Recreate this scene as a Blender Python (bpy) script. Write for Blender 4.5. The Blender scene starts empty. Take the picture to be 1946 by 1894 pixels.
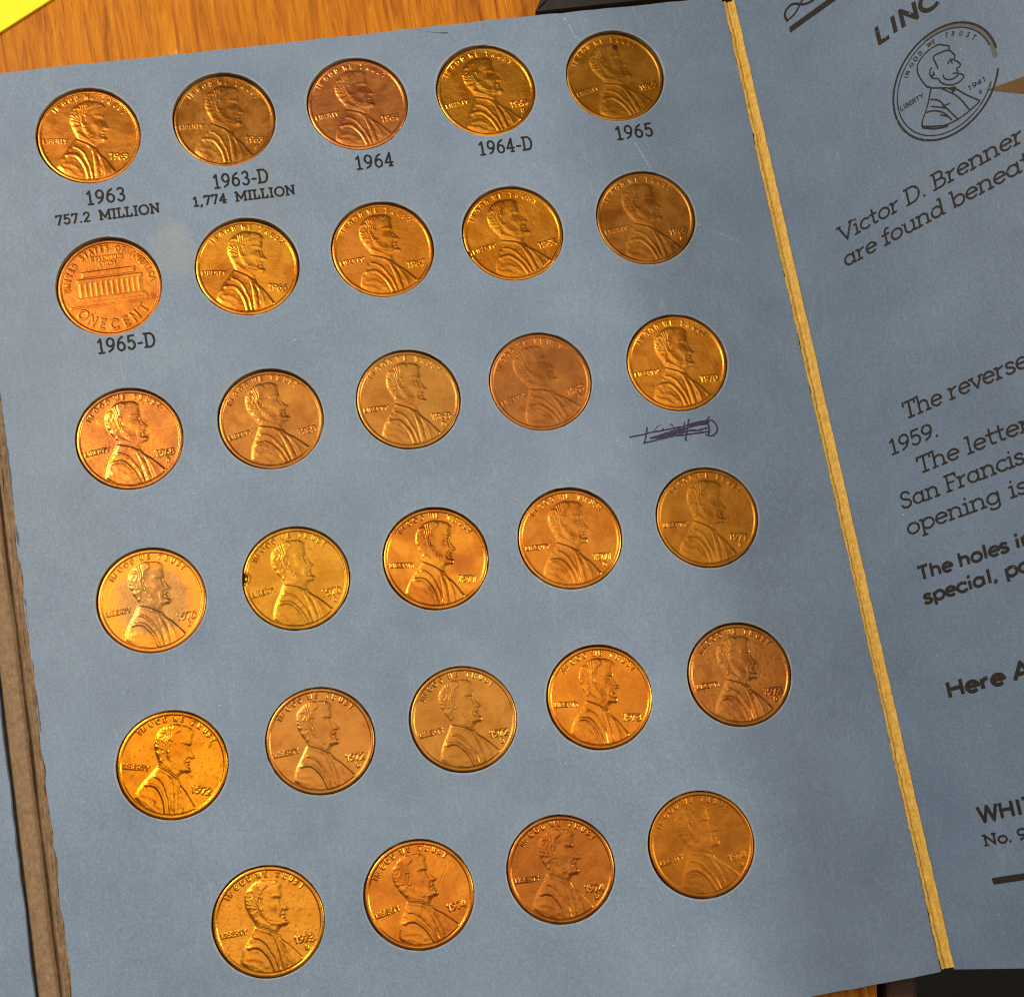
import bpy, math, random
import numpy as np
from mathutils import Vector, Matrix, Euler
from mathutils.geometry import delaunay_2d_cdt

MM = 0.001
random.seed(7)
rng = np.random.default_rng(11)
sc = bpy.context.scene
C = sc.collection

# ------------------------------------------------------------------ camera
cam_d = bpy.data.cameras.new('camera')
cam = bpy.data.objects.new('camera', cam_d); C.objects.link(cam)
cam_d.sensor_fit = 'HORIZONTAL'; cam_d.sensor_width = 36.0
cam_d.lens = 2431.645 / 1946 * 36.0
cam_d.shift_x = -0.015987; cam_d.shift_y = 0.225127
cam_d.clip_start = 0.01; cam_d.clip_end = 20
R3 = Matrix(((0.982001, 0.160463, -0.099626), (-0.173333, 0.975164, -0.137879), (0.075028, 0.152666, 0.985426)))
cam.matrix_world = Matrix.Translation(Vector((-11.4614, -81.0400, 226.5575)) * MM) @ R3.to_4x4()
cam_d.dof.use_dof = True
cam_d.dof.focus_distance = 0.236
cam_d.dof.aperture_fstop = 30
sc.camera = cam
sc.cycles.filter_width = 1.15

# ------------------------------------------------------------------ world, lamps, exposure
w = bpy.data.worlds.new('World'); sc.world = w; w.use_nodes = True
bg = w.node_tree.nodes['Background']
bg.inputs['Color'].default_value = (1.0, 0.90, 0.78, 1)
bg.inputs['Strength'].default_value = 0.20
def area(name, loc, aim, size, power, col, size_y=None, shape='RECTANGLE'):
    d = bpy.data.lights.new(name, 'AREA'); d.energy = power; d.color = col
    d.shape = shape; d.size = size
    if size_y: d.size_y = size_y
    o = bpy.data.objects.new(name, d); C.objects.link(o)
    o.location = loc
    o.rotation_euler = (Vector(aim) - Vector(loc)).to_track_quat('-Z', 'Y').to_euler()
    return o
area('room_lamp', (-0.42, 0.34, 0.58), (0, 0, 0), 0.17, 3.9, (1.0, 0.85, 0.66), shape='DISK')
area('far_lamp', (0.74, 0.02, 0.60), (0, 0, 0), 0.07, 5.4, (1.0, 0.88, 0.72), shape='DISK')
area('ceiling_lamp', (-0.10, 0.24, 1.25), (0.0, 0.0, 0), 0.95, 4.0, (1.0, 0.89, 0.74), 0.95)
sc.view_settings.view_transform = 'Standard'
sc.view_settings.look = 'None'
sc.view_settings.exposure = 0.0
sc.view_settings.gamma = 1.0

# ------------------------------------------------------------------ helpers
def tag(o, label=None, cat=None, group=None, kind=None):
    if label: o['label'] = label
    if cat: o['category'] = cat
    if group: o['group'] = group
    if kind: o['kind'] = kind
    return o
def empty(name, loc=(0, 0, 0), rz=0.0):
    o = bpy.data.objects.new(name, None); C.objects.link(o)
    o.empty_display_size = 0.005
    o.location = Vector(loc) * MM; o.rotation_euler = (0, 0, rz)
    return o
def link(name, me, mat, parent=None):
    o = bpy.data.objects.new(name, me); C.objects.link(o)
    if mat: me.materials.append(mat)
    if parent: o.parent = parent
    return o
def mesh_np(name, V, quads=None, tris=None, normals=None, smooth=True):
    """V in mm; quads (n,4) / tris (m,3) index arrays."""
    me = bpy.data.meshes.new(name)
    V = np.asarray(V, np.float32) * MM
    parts, starts, tot = [], [], 0
    if quads is not None and len(quads):
        parts.append(np.asarray(quads, np.int32).ravel()); starts.append(np.arange(len(quads)) * 4); tot = 4 * len(quads)
    if tris is not None and len(tris):
        parts.append(np.asarray(tris, np.int32).ravel()); starts.append(tot + np.arange(len(tris)) * 3)
    idx = np.concatenate(parts); st = np.concatenate(starts).astype(np.int32)
    me.vertices.add(len(V)); me.vertices.foreach_set('co', V.ravel())
    me.loops.add(len(idx)); me.loops.foreach_set('vertex_index', idx)
    me.polygons.add(len(st)); me.polygons.foreach_set('loop_start', st)
    me.polygons.foreach_set('use_smooth', np.full(len(st), smooth))
    me.update(calc_edges=True)
    if normals is not None:
        me.normals_split_custom_set_from_vertices(np.asarray(normals, np.float32).tolist())
    return me
def smooth01(a, b, x):
    t = np.clip((x - a) / (b - a), 0, 1); return t * t * (3 - 2 * t)
def vnoise(x, y, seed=0):
    """value noise in numpy, range -1..1"""
    xi = np.floor(x).astype(np.int64); yi = np.floor(y).astype(np.int64)
    fx = x - xi; fy = y - yi
    fx = fx * fx * (3 - 2 * fx); fy = fy * fy * (3 - 2 * fy)
    def h(a, b):
        n = (a * 374761393 + b * 668265263 + seed * 974634777) & 0x7fffffff
        n = ((n ^ (n >> 13)) * 1274126177) & 0x7fffffff
        return ((n ^ (n >> 16)) & 0xffff) / 32767.5 - 1
    return (h(xi, yi) * (1 - fx) + h(xi + 1, yi) * fx) * (1 - fy) + (h(xi, yi + 1) * (1 - fx) + h(xi + 1, yi + 1) * fx) * fy
def fbm(x, y, seed=0, o=4):
    s = 0; a = 0.5
    for k in range(o):
        s = s + a * vnoise(x, y, seed + k * 17); x = x * 2.03 + 3.1; y = y * 2.03 - 1.7; a *= 0.5
    return s
def dseg(X, Y, a, b):
    dx, dy = b[0] - a[0], b[1] - a[1]
    L = dx * dx + dy * dy + 1e-12
    t = np.clip(((X - a[0]) * dx + (Y - a[1]) * dy) / L, 0, 1)
    return np.hypot(X - a[0] - t * dx, Y - a[1] - t * dy)
def dpoly(X, Y, pts):
    d = np.full(np.shape(X), 1e9)
    for a, b in zip(pts[:-1], pts[1:]): d = np.minimum(d, dseg(X, Y, a, b))
    return d
def sdpoly(X, Y, pts):
    """signed distance, positive inside"""
    d = dpoly(X, Y, list(pts) + [pts[0]])
    ins = np.zeros(np.shape(X), bool)
    n = len(pts)
    for i in range(n):
        x1, y1 = pts[i]; x2, y2 = pts[(i + 1) % n]
        c = ((y1 > Y) != (y2 > Y))
        with np.errstate(divide='ignore', invalid='ignore'):
            ins ^= c & (X < (x2 - x1) * (Y - y1) / (y2 - y1 + 1e-12) + x1)
    return np.where(ins, d, -d)
def smooth_path(pts, n=6):
    """Catmull-Rom through pts"""
    P = [pts[0]] + list(pts) + [pts[-1]]
    out = []
    for i in range(1, len(P) - 2):
        p0, p1, p2, p3 = [np.array(q, float) for q in P[i - 1:i + 3]]
        for k in range(n):
            t = k / n
            out.append(tuple(0.5 * ((2 * p1) + (-p0 + p2) * t + (2 * p0 - 5 * p1 + 4 * p2 - p3) * t * t + (-p0 + 3 * p1 - 3 * p2 + p3) * t ** 3)))
    out.append(tuple(pts[-1]))
    return out

# ------------------------------------------------------------------ stroke lettering
def A(cx, cy, rx, ry, a0, a1, n=14):
    return [(cx + rx * math.cos(math.radians(a0 + (a1 - a0) * k / n)), cy + ry * math.sin(math.radians(a0 + (a1 - a0) * k / n))) for k in range(n + 1)]
def EL(cx, cy, rx, ry): return A(cx, cy, rx, ry, 0, 360, 22)
Sp = [(.54, .80), (.46, .93), (.32, .98), (.16, .93), (.09, .78), (.14, .62), (.32, .52), (.5, .42), (.57, .26), (.5, .08), (.32, .01), (.15, .06), (.06, .2)]
def sv(x, y, l=.10, r=.10): return [(x - l, y), (x + r, y)]
# char: (advance, strokes, slab serifs)
G = {
 '0': (.68, [EL(.30, .495, .25, .48)], []),
 '1': (.60, [[(.12, .80), (.30, .97), (.30, .02)]], [sv(.30, .02, .17, .17)]),
 '2': (.66, [A(.30, .72, .24, .25, 170, -35) + [(.06, .03), (.55, .03)]], []),
 '3': (.66, [A(.29, .745, .21, .23, 150, -85), A(.29, .26, .25, .25, 88, -150)], []),
 '4': (.68, [[(.43, .02), (.43, .97), (.04, .28), (.58, .28)]], [sv(.43, .02)]),
 '5': (.66, [[(.50, .96), (.14, .96), (.11, .56)] + A(.29, .32, .25, .30, 130, -150)], []),
 '6': (.68, [EL(.31, .30, .25, .28), [(.06, .30), (.09, .55), (.21, .80), (.45, .95)]], []),
 '7': (.64, [[(.05, .96), (.55, .96), (.22, .02)]], [[(.05, .96), (.05, .82)]]),
 '8': (.68, [EL(.31, .745, .2, .22), EL(.31, .265, .25, .25)], []),
 '9': (.68, [EL(.31, .68, .25, .28), [(.56, .68), (.53, .43), (.41, .18), (.17, .04)]], []),
 '.': (.28, [[(.10, .03), (.12, .03)], [(.11, .06), (.11, .02)]], []),
 ',': (.30, [[(.12, .05), (.12, .02), (.06, -.13)]], []),
 '-': (.42, [[(.07, .36), (.34, .36)]], []),
 'A': (.86, [[(.04, .02), (.42, .98), (.80, .02)], [(.17, .32), (.67, .32)]], [sv(.06, .02), sv(.80, .02)]),
 'B': (.76, [[(.14, .02), (.14, .97)], [(.14, .97), (.36, .97)] + A(.36, .745, .2, .225, 90, -90) + [(.14, .52)], [(.36, .52)] + A(.38, .27, .27, .25, 90, -90) + [(.14, .02)]], [[(.02, .97), (.14, .97)], [(.02, .02), (.14, .02)]]),
 'C': (.88, [A(.47, .495, .42, .48, 48, 312, 20)], []),
 'D': (.86, [[(.14, .02), (.14, .97)], [(.14, .97), (.38, .97)] + A(.38, .495, .36, .475, 90, -90) + [(.14, .02)]], [[(.02, .97), (.14, .97)], [(.02, .02), (.14, .02)]]),
 'E': (.66, [[(.56, .97), (.13, .97), (.13, .02), (.57, .02)], [(.13, .51), (.48, .51)]], []),
 'F': (.64, [[(.13, .02), (.13, .97), (.57, .97)], [(.13, .51), (.44, .51)]], [sv(.13, .02, .11, .14), [(.02, .97), (.13, .97)], [(.57, .97), (.57, .80)]]),
 'G': (.94, [A(.47, .495, .42, .48, 48, 330, 20) + [(.84, .47), (.55, .47)]], []),
 'H': (.90, [[(.14, .02), (.14, .97)], [(.74, .02), (.74, .97)], [(.14, .51), (.74, .51)]], []),
 'I': (.42, [[(.21, .02), (.21, .97)]], [sv(.21, .02, .12, .12), sv(.21, .97, .12, .12)]),
 'L': (.68, [[(.16, .97), (.16, .02), (.58, .02)]], [sv(.16, .97, .14, .14), [(.04, .02), (.16, .02)], [(.58, .02), (.58, .24)]]),
 'M': (1.10, [[(.15, .02), (.15, .97), (.55, .22), (.95, .97), (.95, .02)]], [sv(.15, .02), sv(.95, .02), [(.03, .97), (.16, .97)], [(.94, .97), (1.07, .97)]]),
 'N': (.92, [[(.15, .02), (.15, .97), (.74, .06), (.74, .97)]], [sv(.15, .02), [(.03, .97), (.16, .97)], sv(.74, .97)]),
 'O': (.98, [EL(.48, .495, .43, .48)], []),
 'P': (.70, [[(.14, .02), (.14, .97)], [(.14, .97), (.36, .97)] + A(.36, .72, .25, .25, 90, -90) + [(.14, .47)]], []),
 'R': (.76, [[(.14, .02), (.14, .97)], [(.14, .97), (.36, .97)] + A(.36, .74, .23, .23, 90, -90) + [(.14, .51)], [(.36, .51), (.66, .02)]], []),
 'S': (.68, [Sp], []),
 'T': (.74, [[(.04, .97), (.68, .97)], [(.36, .97), (.36, .02)]], [[(.04, .97), (.04, .78)], [(.68, .97), (.68, .78)], sv(.36, .02, .15, .15)]),
 'U': (.84, [[(.13, .97), (.13, .32)] + A(.41, .32, .28, .31, 180, 360) + [(.69, .97)]], []),
 'V': (.88, [[(.07, .97), (.43, .02), (.79, .97)]], [sv(.07, .97), sv(.79, .97)]),
 'W': (1.16, [[(.05, .97), (.31, .02), (.57, .92), (.83, .02), (1.09, .97)]], []),
 'Y': (.78, [[(.04, .97), (.38, .5), (.72, .97)], [(.38, .5), (.38, .02)]], []),
 'a': (.74, [EL(.31, .33, .26, .31), [(.57, .65), (.57, .02)]], [[(.57, .02), (.69, .02)]]),
 'b': (.74, [[(.13, 1.0), (.13, .02)], EL(.40, .33, .27, .31)], [[(.02, 1.0), (.13, 1.0)]]),
 'c': (.60, [A(.34, .33, .28, .31, 48, 312)], []),
 'd': (.76, [EL(.32, .33, .26, .31), [(.59, 1.0), (.59, .02)]], [[(.48, 1.0), (.59, 1.0)], [(.59, .02), (.71, .02)]]),
 'e': (.66, [[(.06, .35), (.59, .35)] + A(.33, .33, .27, .31, 4, 312)], []),
 'f': (.44, [[(.19, .02), (.19, .78)] + A(.33, .80, .14, .18, 180, 60, 8), [(.03, .64), (.38, .64)]], [sv(.19, .02, .13, .15)]),
 'g': (.74, [EL(.31, .34, .26, .3), [(.57, .65), (.57, -.08)] + A(.33, -.08, .24, .2, 0, -150)], []),
 'h': (.76, [[(.13, 1.0), (.13, .02)], [(.13, .40)] + A(.36, .40, .23, .25, 180, 0) + [(.59, .02)]], [[(.02, 1.0), (.13, 1.0)], sv(.13, .02, .11, .11), sv(.59, .02, .11, .11)]),
 'i': (.34, [[(.16, .64), (.16, .02)], [(.16, .90), (.16, .93)]], [[(.04, .64), (.16, .64)], sv(.16, .02, .13, .13)]),
 'l': (.34, [[(.16, 1.0), (.16, .02)]], [[(.04, 1.0), (.16, 1.0)], sv(.16, .02, .13, .13)]),
 'n': (.76, [[(.13, .64), (.13, .02)], [(.13, .40)] + A(.36, .40, .23, .25, 180, 0) + [(.59, .02)]], [[(.02, .64), (.13, .64)], sv(.13, .02, .11, .11), sv(.59, .02, .11, .11)]),
 'o': (.70, [EL(.34, .33, .28, .31)], []),
 'p': (.74, [[(.13, .64), (.13, -.30)], EL(.40, .33, .27, .31)], [[(.02, .64), (.13, .64)], sv(.13, -.30)]),
 'r': (.52, [[(.13, .64), (.13, .02)], [(.13, .36), (.22, .56), (.42, .63)]], [[(.02, .64), (.13, .64)], sv(.13, .02, .11, .14)]),
 's': (.52, [[(x * .8, y * .66) for x, y in Sp]], []),
 't': (.46, [[(.19, .92), (.19, .18), (.24, .05), (.40, .06)], [(.03, .64), (.38, .64)]], []),
 'u': (.76, [[(.13, .64), (.13, .26)] + A(.36, .26, .23, .25, 180, 360), [(.59, .64), (.59, .02)]], [[(.02, .64), (.13, .64)], [(.48, .64), (.59, .64)], [(.59, .02), (.70, .02)]]),
 'v': (.62, [[(.05, .64), (.31, .02), (.57, .64)]], [sv(.05, .64, .08, .1), sv(.57, .64, .1, .08)]),
}
SPC = [.34]
def text_width(s): return sum(SPC[0] if ch == ' ' else G[ch][0] for ch in s)
def text_strokes(s, x0, y0, cap, slab=True, fit=None, hs=1.0, slant=0.0, track=0.0):
    """polylines for a line of text; fit=(prefix, width) sets the horizontal scale"""
    if fit: hs = fit[1] / (text_width(fit[0]) * cap)
    out = []; x = 0.0
    for ch in s:
        if ch == ' ': x += SPC[0]; continue
        adv, st, se = G[ch]
        for pl in st + (se if slab else []):
            out.append([(x0 + (x + px + slant * py) * cap * hs, y0 + py * cap) for px, py in pl])
        x += adv + track
    return out

def ink_mesh(name, items, step=0.07, z=0.03, seed=0, ragged=0.03, drop=0.0, zf=None, flat=False):
    """items: list of (polyline, half width) or ('poly', pts); a filled flat mesh by marching squares."""
    pts = np.array([q for it in items for q in (it[1] if it[0] == 'poly' else it[0])], float)
    mx = max([it[1] for it in items if it[0] != 'poly'] + [0.1]) + 3 * step
    x0, y0 = pts.min(0) - mx; x1, y1 = pts.max(0) + mx
    nx = int((x1 - x0) / step) + 2; ny = int((y1 - y0) / step) + 2
    gx = x0 + np.arange(nx) * step; gy = y0 + np.arange(ny) * step
    F = np.full((ny, nx), 9.0)
    for it in items:
        if it[0] == 'poly':
            X, Y = np.meshgrid(gx, gy); F = np.minimum(F, -sdpoly(X, Y, it[1])); continue
        pl, hw = it
        closed = math.dist(pl[0], pl[-1]) < 1e-6
        for si, (a, b) in enumerate(zip(pl[:-1], pl[1:])):
            m = hw + 2.5 * step
            i0 = max(0, int((min(a[0], b[0]) - m - x0) / step)); i1 = min(nx, int((max(a[0], b[0]) + m - x0) / step) + 2)
            j0 = max(0, int((min(a[1], b[1]) - m - y0) / step)); j1 = min(ny, int((max(a[1], b[1]) + m - y0) / step) + 2)
            X, Y = np.meshgrid(gx[i0:i1], gy[j0:j1])
            D = dseg(X, Y, a, b) - hw
            L = math.dist(a, b) + 1e-9; pr = ((X - a[0]) * (b[0] - a[0]) + (Y - a[1]) * (b[1] - a[1])) / L
            if flat and not closed and L > hw:
                if si == 0: D = np.maximum(D, -pr - .1 * hw)
                if si == len(pl) - 2: D = np.maximum(D, pr - L - .1 * hw)
            F[j0:j1, i0:i1] = np.minimum(F[j0:j1, i0:i1], D)
    X, Y = np.meshgrid(gx, gy)
    F = F + ragged * vnoise(X / .16, Y / .16, seed) + ragged * .7 * vnoise(X / .5, Y / .5, seed + 3)
    if drop: F = np.where(fbm(X / .3, Y / .3, seed + 9) > .5 - drop, np.maximum(F, .02), F)
    ins = F < 0
    c00, c10, c11, c01 = ins[:-1, :-1], ins[:-1, 1:], ins[1:, 1:], ins[1:, :-1]
    n = c00.astype(int) + c10 + c11 + c01
    V = []; vid = {}; quads = []; tris = []
    def vert(key, p):
        if key not in vid: vid[key] = len(V); V.append(p)
        return vid[key]
    def corner(j, i): return vert(('c', j, i), (gx[i], gy[j]))
    def edge(j, i, j2, i2):
        if (j2, i2) < (j, i): j, i, j2, i2 = j2, i2, j, i
        t = F[j, i] / (F[j, i] - F[j2, i2]); t = min(max(t, .02), .98)
        return vert(('e', j, i, j2, i2), (gx[i] + t * (gx[i2] - gx[i]), gy[j] + t * (gy[j2] - gy[j])))
    for j, i in zip(*np.nonzero(n == 4)):
        quads.append((corner(j, i), corner(j, i + 1), corner(j + 1, i + 1), corner(j + 1, i)))
    for j, i in zip(*np.nonzero((n > 0) & (n < 4))):
        cs = [(j, i), (j, i + 1), (j + 1, i + 1), (j + 1, i)]
        poly = []
        for k in range(4):
            p, q = cs[k], cs[(k + 1) % 4]
            if ins[p]: poly.append(corner(*p))
            if ins[p] != ins[q]: poly.append(edge(*p, *q))
        for k in range(1, len(poly) - 1): tris.append((poly[0], poly[k], poly[k + 1]))
    V = np.array(V)
    zz = np.full(len(V), z) if zf is None else zf(V[:, 0], V[:, 1]) + z
    return mesh_np(name, np.c_[V, zz], quads, tris, smooth=False)

# ------------------------------------------------------------------ materials
def new_mat(name):
    m = bpy.data.materials.new(name); m.use_nodes = True
    nt = m.node_tree
    return m, nt, nt.nodes['Principled BSDF']
def nd(nt, t, **k):
    n = nt.nodes.new(t)
    for a, v in k.items(): setattr(n, a, v)
    return n
def noise(nt, vec, scale, detail=3, rough=.55, dist=0.0):
    n = nd(nt, 'ShaderNodeTexNoise'); n.inputs['Scale'].default_value = scale; n.inputs['Detail'].default_value = detail
    n.inputs['Roughness'].default_value = rough; n.inputs['Distortion'].default_value = dist
    nt.links.new(vec, n.inputs['Vector']); return n.outputs['Fac']
def ramp(nt, fac, stops, interp='LINEAR'):
    r = nd(nt, 'ShaderNodeValToRGB'); r.color_ramp.interpolation = interp
    e = r.color_ramp.elements
    while len(e) < len(stops): e.new(0.5)
    for k, (p, c) in enumerate(stops):
        e[k].position = p; e[k].color = c if len(c) == 4 else (*c, 1)
    nt.links.new(fac, r.inputs['Fac']); return r.outputs['Color']
def mixc(nt, fac, a, b, mode='MIX'):
    m = nd(nt, 'ShaderNodeMix', data_type='RGBA', blend_type=mode)
    for s, v in ((m.inputs[0], fac), (m.inputs[6], a), (m.inputs[7], b)):
        if isinstance(v, bpy.types.NodeSocket): nt.links.new(v, s)
        elif isinstance(v, (int, float)): s.default_value = v
        else: s.default_value = (*v, 1) if len(v) == 3 else v
    return m.outputs[2]
def math_n(nt, op, a, b=None, clamp=False):
    m = nd(nt, 'ShaderNodeMath', operation=op, use_clamp=clamp)
    for s, v in zip(m.inputs, (a, b)):
        if v is None: continue
        if isinstance(v, bpy.types.NodeSocket): nt.links.new(v, s)
        else: s.default_value = v
    return m.outputs[0]
def objvec(nt, scale=(1, 1, 1), loc=(0, 0, 0), rot=(0, 0, 0)):
    t = nd(nt, 'ShaderNodeTexCoord'); m = nd(nt, 'ShaderNodeMapping')
    m.inputs['Scale'].default_value = scale; m.inputs['Location'].default_value = loc; m.inputs['Rotation'].default_value = rot
    nt.links.new(t.outputs['Object'], m.inputs['Vector']); return m.outputs['Vector']
def bump(nt, h, strength, dist):
    b = nd(nt, 'ShaderNodeBump'); b.inputs['Strength'].default_value = strength; b.inputs['Distance'].default_value = dist
    nt.links.new(h, b.inputs['Height']); return b.outputs['Normal']

def paper_mat(name, col, stains_and_reflection=()):
    m, nt, b = new_mat(name)
    v = objvec(nt)
    fine = noise(nt, v, 2600, 2, .7)
    fib = noise(nt, objvec(nt, (1, .3, 1), rot=(0, 0, .5)), 3000, 2, .6, 1.5)
    fib2 = noise(nt, objvec(nt, (.3, 1, 1), rot=(0, 0, .9)), 2800, 2, .6, 1.5)
    blotch = noise(nt, v, 55, 4, .6)
    c = tuple(col)
    lo = tuple(x * .86 for x in c); hi = tuple(min(1, x * 1.16 + .008) for x in c)
    base = ramp(nt, fine, [(.30, lo), (.52, c), (.75, hi)])
    f1 = ramp(nt, fib, [(.60, (0, 0, 0)), (.72, (1, 1, 1))]); f2 = ramp(nt, fib2, [(.60, (0, 0, 0)), (.72, (1, 1, 1))])
    base = mixc(nt, math_n(nt, 'MULTIPLY', f1, .26), base, tuple(x * 1.35 + .06 for x in c))
    base = mixc(nt, math_n(nt, 'MULTIPLY', f2, .20), base, tuple(x * .62 for x in c))
    bl = ramp(nt, blotch, [(.30, (.86, .87, .89)), (.7, (1.10, 1.09, 1.07))])
    base = mixc(nt, 1.0, base, bl, 'MULTIPLY')
    scuff = ramp(nt, noise(nt, objvec(nt, (1, .25, 1), rot=(0, 0, .35)), 260, 5, .7, .8), [(.58, (0, 0, 0)), (.80, (1, 1, 1))])
    base = mixc(nt, math_n(nt, 'MULTIPLY', scuff, .30), base, tuple(x * 1.25 + .05 for x in c))
    for kk, (rz, am_, sgn) in enumerate(((.2, .34, 1.4), (1.1, .30, .66), (2.0, .30, 1.35), (2.7, .26, .7))):   # visible paper fibres
        fb = noise(nt, objvec(nt, (1, .16, 1), (kk * .37, kk * .71, 0), (0, 0, rz)), 1500, 2, .5, 2.2)
        base = mixc(nt, math_n(nt, 'MULTIPLY', ramp(nt, fb, [(.64, (0, 0, 0)), (.72, (1, 1, 1))]), am_), base, tuple(x * sgn + (.03 if sgn > 1 else 0) for x in c))
    dirt = ramp(nt, noise(nt, v, 420, 3, .5), [(.71, (0, 0, 0)), (.76, (1, 1, 1))])
    base = mixc(nt, math_n(nt, 'MULTIPLY', dirt, .25), base, (.10, .09, .08))
    for (x, y, rx, ry, sc_, amt) in stains_and_reflection:
        mp = objvec(nt, (1 / (rx * MM), 1 / (ry * MM), 1), (-x / rx, -y / ry, 0))
        sp = nd(nt, 'ShaderNodeSeparateXYZ'); nt.links.new(mp, sp.inputs[0])
        d2 = math_n(nt, 'ADD', math_n(nt, 'MULTIPLY', sp.outputs[0], sp.outputs[0]), math_n(nt, 'MULTIPLY', sp.outputs[1], sp.outputs[1]))
        d2 = math_n(nt, 'ADD', d2, math_n(nt, 'ADD', math_n(nt, 'MULTIPLY', noise(nt, v, 160, 5, .7), 1.9), math_n(nt, 'MULTIPLY', noise(nt, v, 1500, 2, .6), .5)))
        msk = ramp(nt, d2, [(.75, (1, 1, 1)), (1.0, (0, 0, 0))]) if False else ramp(nt, math_n(nt, 'MULTIPLY', d2, .5), [(.45, (1, 1, 1)), (1.0, (0, 0, 0))])
        base = mixc(nt, math_n(nt, 'MULTIPLY', msk, amt), base, sc_)
    nt.links.new(base, b.inputs['Base Color'])
    b.inputs['Roughness'].default_value = .52
    b.inputs['Specular IOR Level'].default_value = .42
    h = math_n(nt, 'ADD', math_n(nt, 'MULTIPLY', fine, .6), math_n(nt, 'ADD', math_n(nt, 'MULTIPLY', fib, .8), math_n(nt, 'MULTIPLY', noise(nt, v, 700, 3), .8)))
    nt.links.new(bump(nt, h, .55, .00010), b.inputs['Normal'])
    return m
BLUE = (.176, .248, .362)
M_page = paper_mat('blue_page_paper', BLUE, stains_and_reflection=[(-38.7, 50.5, 5.0, 8.5, (.44, .43, .33), .34), (-19.5, 60.5, 4, 9, (.22, .21, .16), .30), (-60.5, -78.0, 6, 1.0, (.12, .11, .09), .18)])  # first entry: pale yellowish reflection painted into the page colour
M_lip = paper_mat('halo_hole_lip_paper', (.27, .31, .35))  # lighter lip: halo of light reflected off the coins, put into the colour
M_blue = paper_mat('shaded_blue_paper', (.148, .224, .350))  # same paper as the page; the panel's dimmer light is in this darker colour
def kraft(name, c0, c1, c2, rough=.75):
    m, nt, b = new_mat(name)
    v = objvec(nt, (1, .55, 1))
    n1 = noise(nt, v, 1900, 5, .75, .9); n2 = noise(nt, objvec(nt), 700, 4)
    base = ramp(nt, n1, [(.30, c0), (.52, c1), (.75, c2)])
    base = mixc(nt, .5, base, ramp(nt, n2, [(.3, (.7, .68, .65)), (.7, (1.2, 1.2, 1.2))]), 'MULTIPLY')
    nt.links.new(base, b.inputs['Base Color']); b.inputs['Roughness'].default_value = rough
    nt.links.new(bump(nt, n1, .8, .0002), b.inputs['Normal'])
    return m
M_kraft = kraft('brown_board', (.17, .105, .055), (.26, .168, .090), (.35, .24, .135))
M_yellow = kraft('yellowed_board', (.58, .32, .040), (.80, .50, .085), (.90, .63, .16), .5)
M_wall = kraft('hole_cut_board', (.16, .12, .07), (.28, .21, .12), (.36, .28, .18))
def ink(name, col, rough=.45):
    m, nt, b = new_mat(name)
    n = noise(nt, objvec(nt), 2500, 3, .6)
    base = ramp(nt, n, [(.35, col), (.75, tuple(x * 1.45 + .004 for x in col))])
    nt.links.new(base, b.inputs['Base Color']); b.inputs['Roughness'].default_value = rough; b.inputs['Specular IOR Level'].default_value = .22
    return m
M_ink = ink('black_print', (.012, .011, .011), .6)
M_ink2 = ink('panel_print', (.020, .017, .015), .55)
M_shade = ink('grey_print_tint', (.105, .115, .125), .6)
M_brown = ink('brown_print', (.115, .064, .022), .5)
M_pen = ink('violet_pen', (.035, .026, .075), .4)
M_crease = ink('crease_wear', (.26, .33, .42), .7)
M_speck = ink('paper_fleck', (.62, .62, .58), .7)

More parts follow.
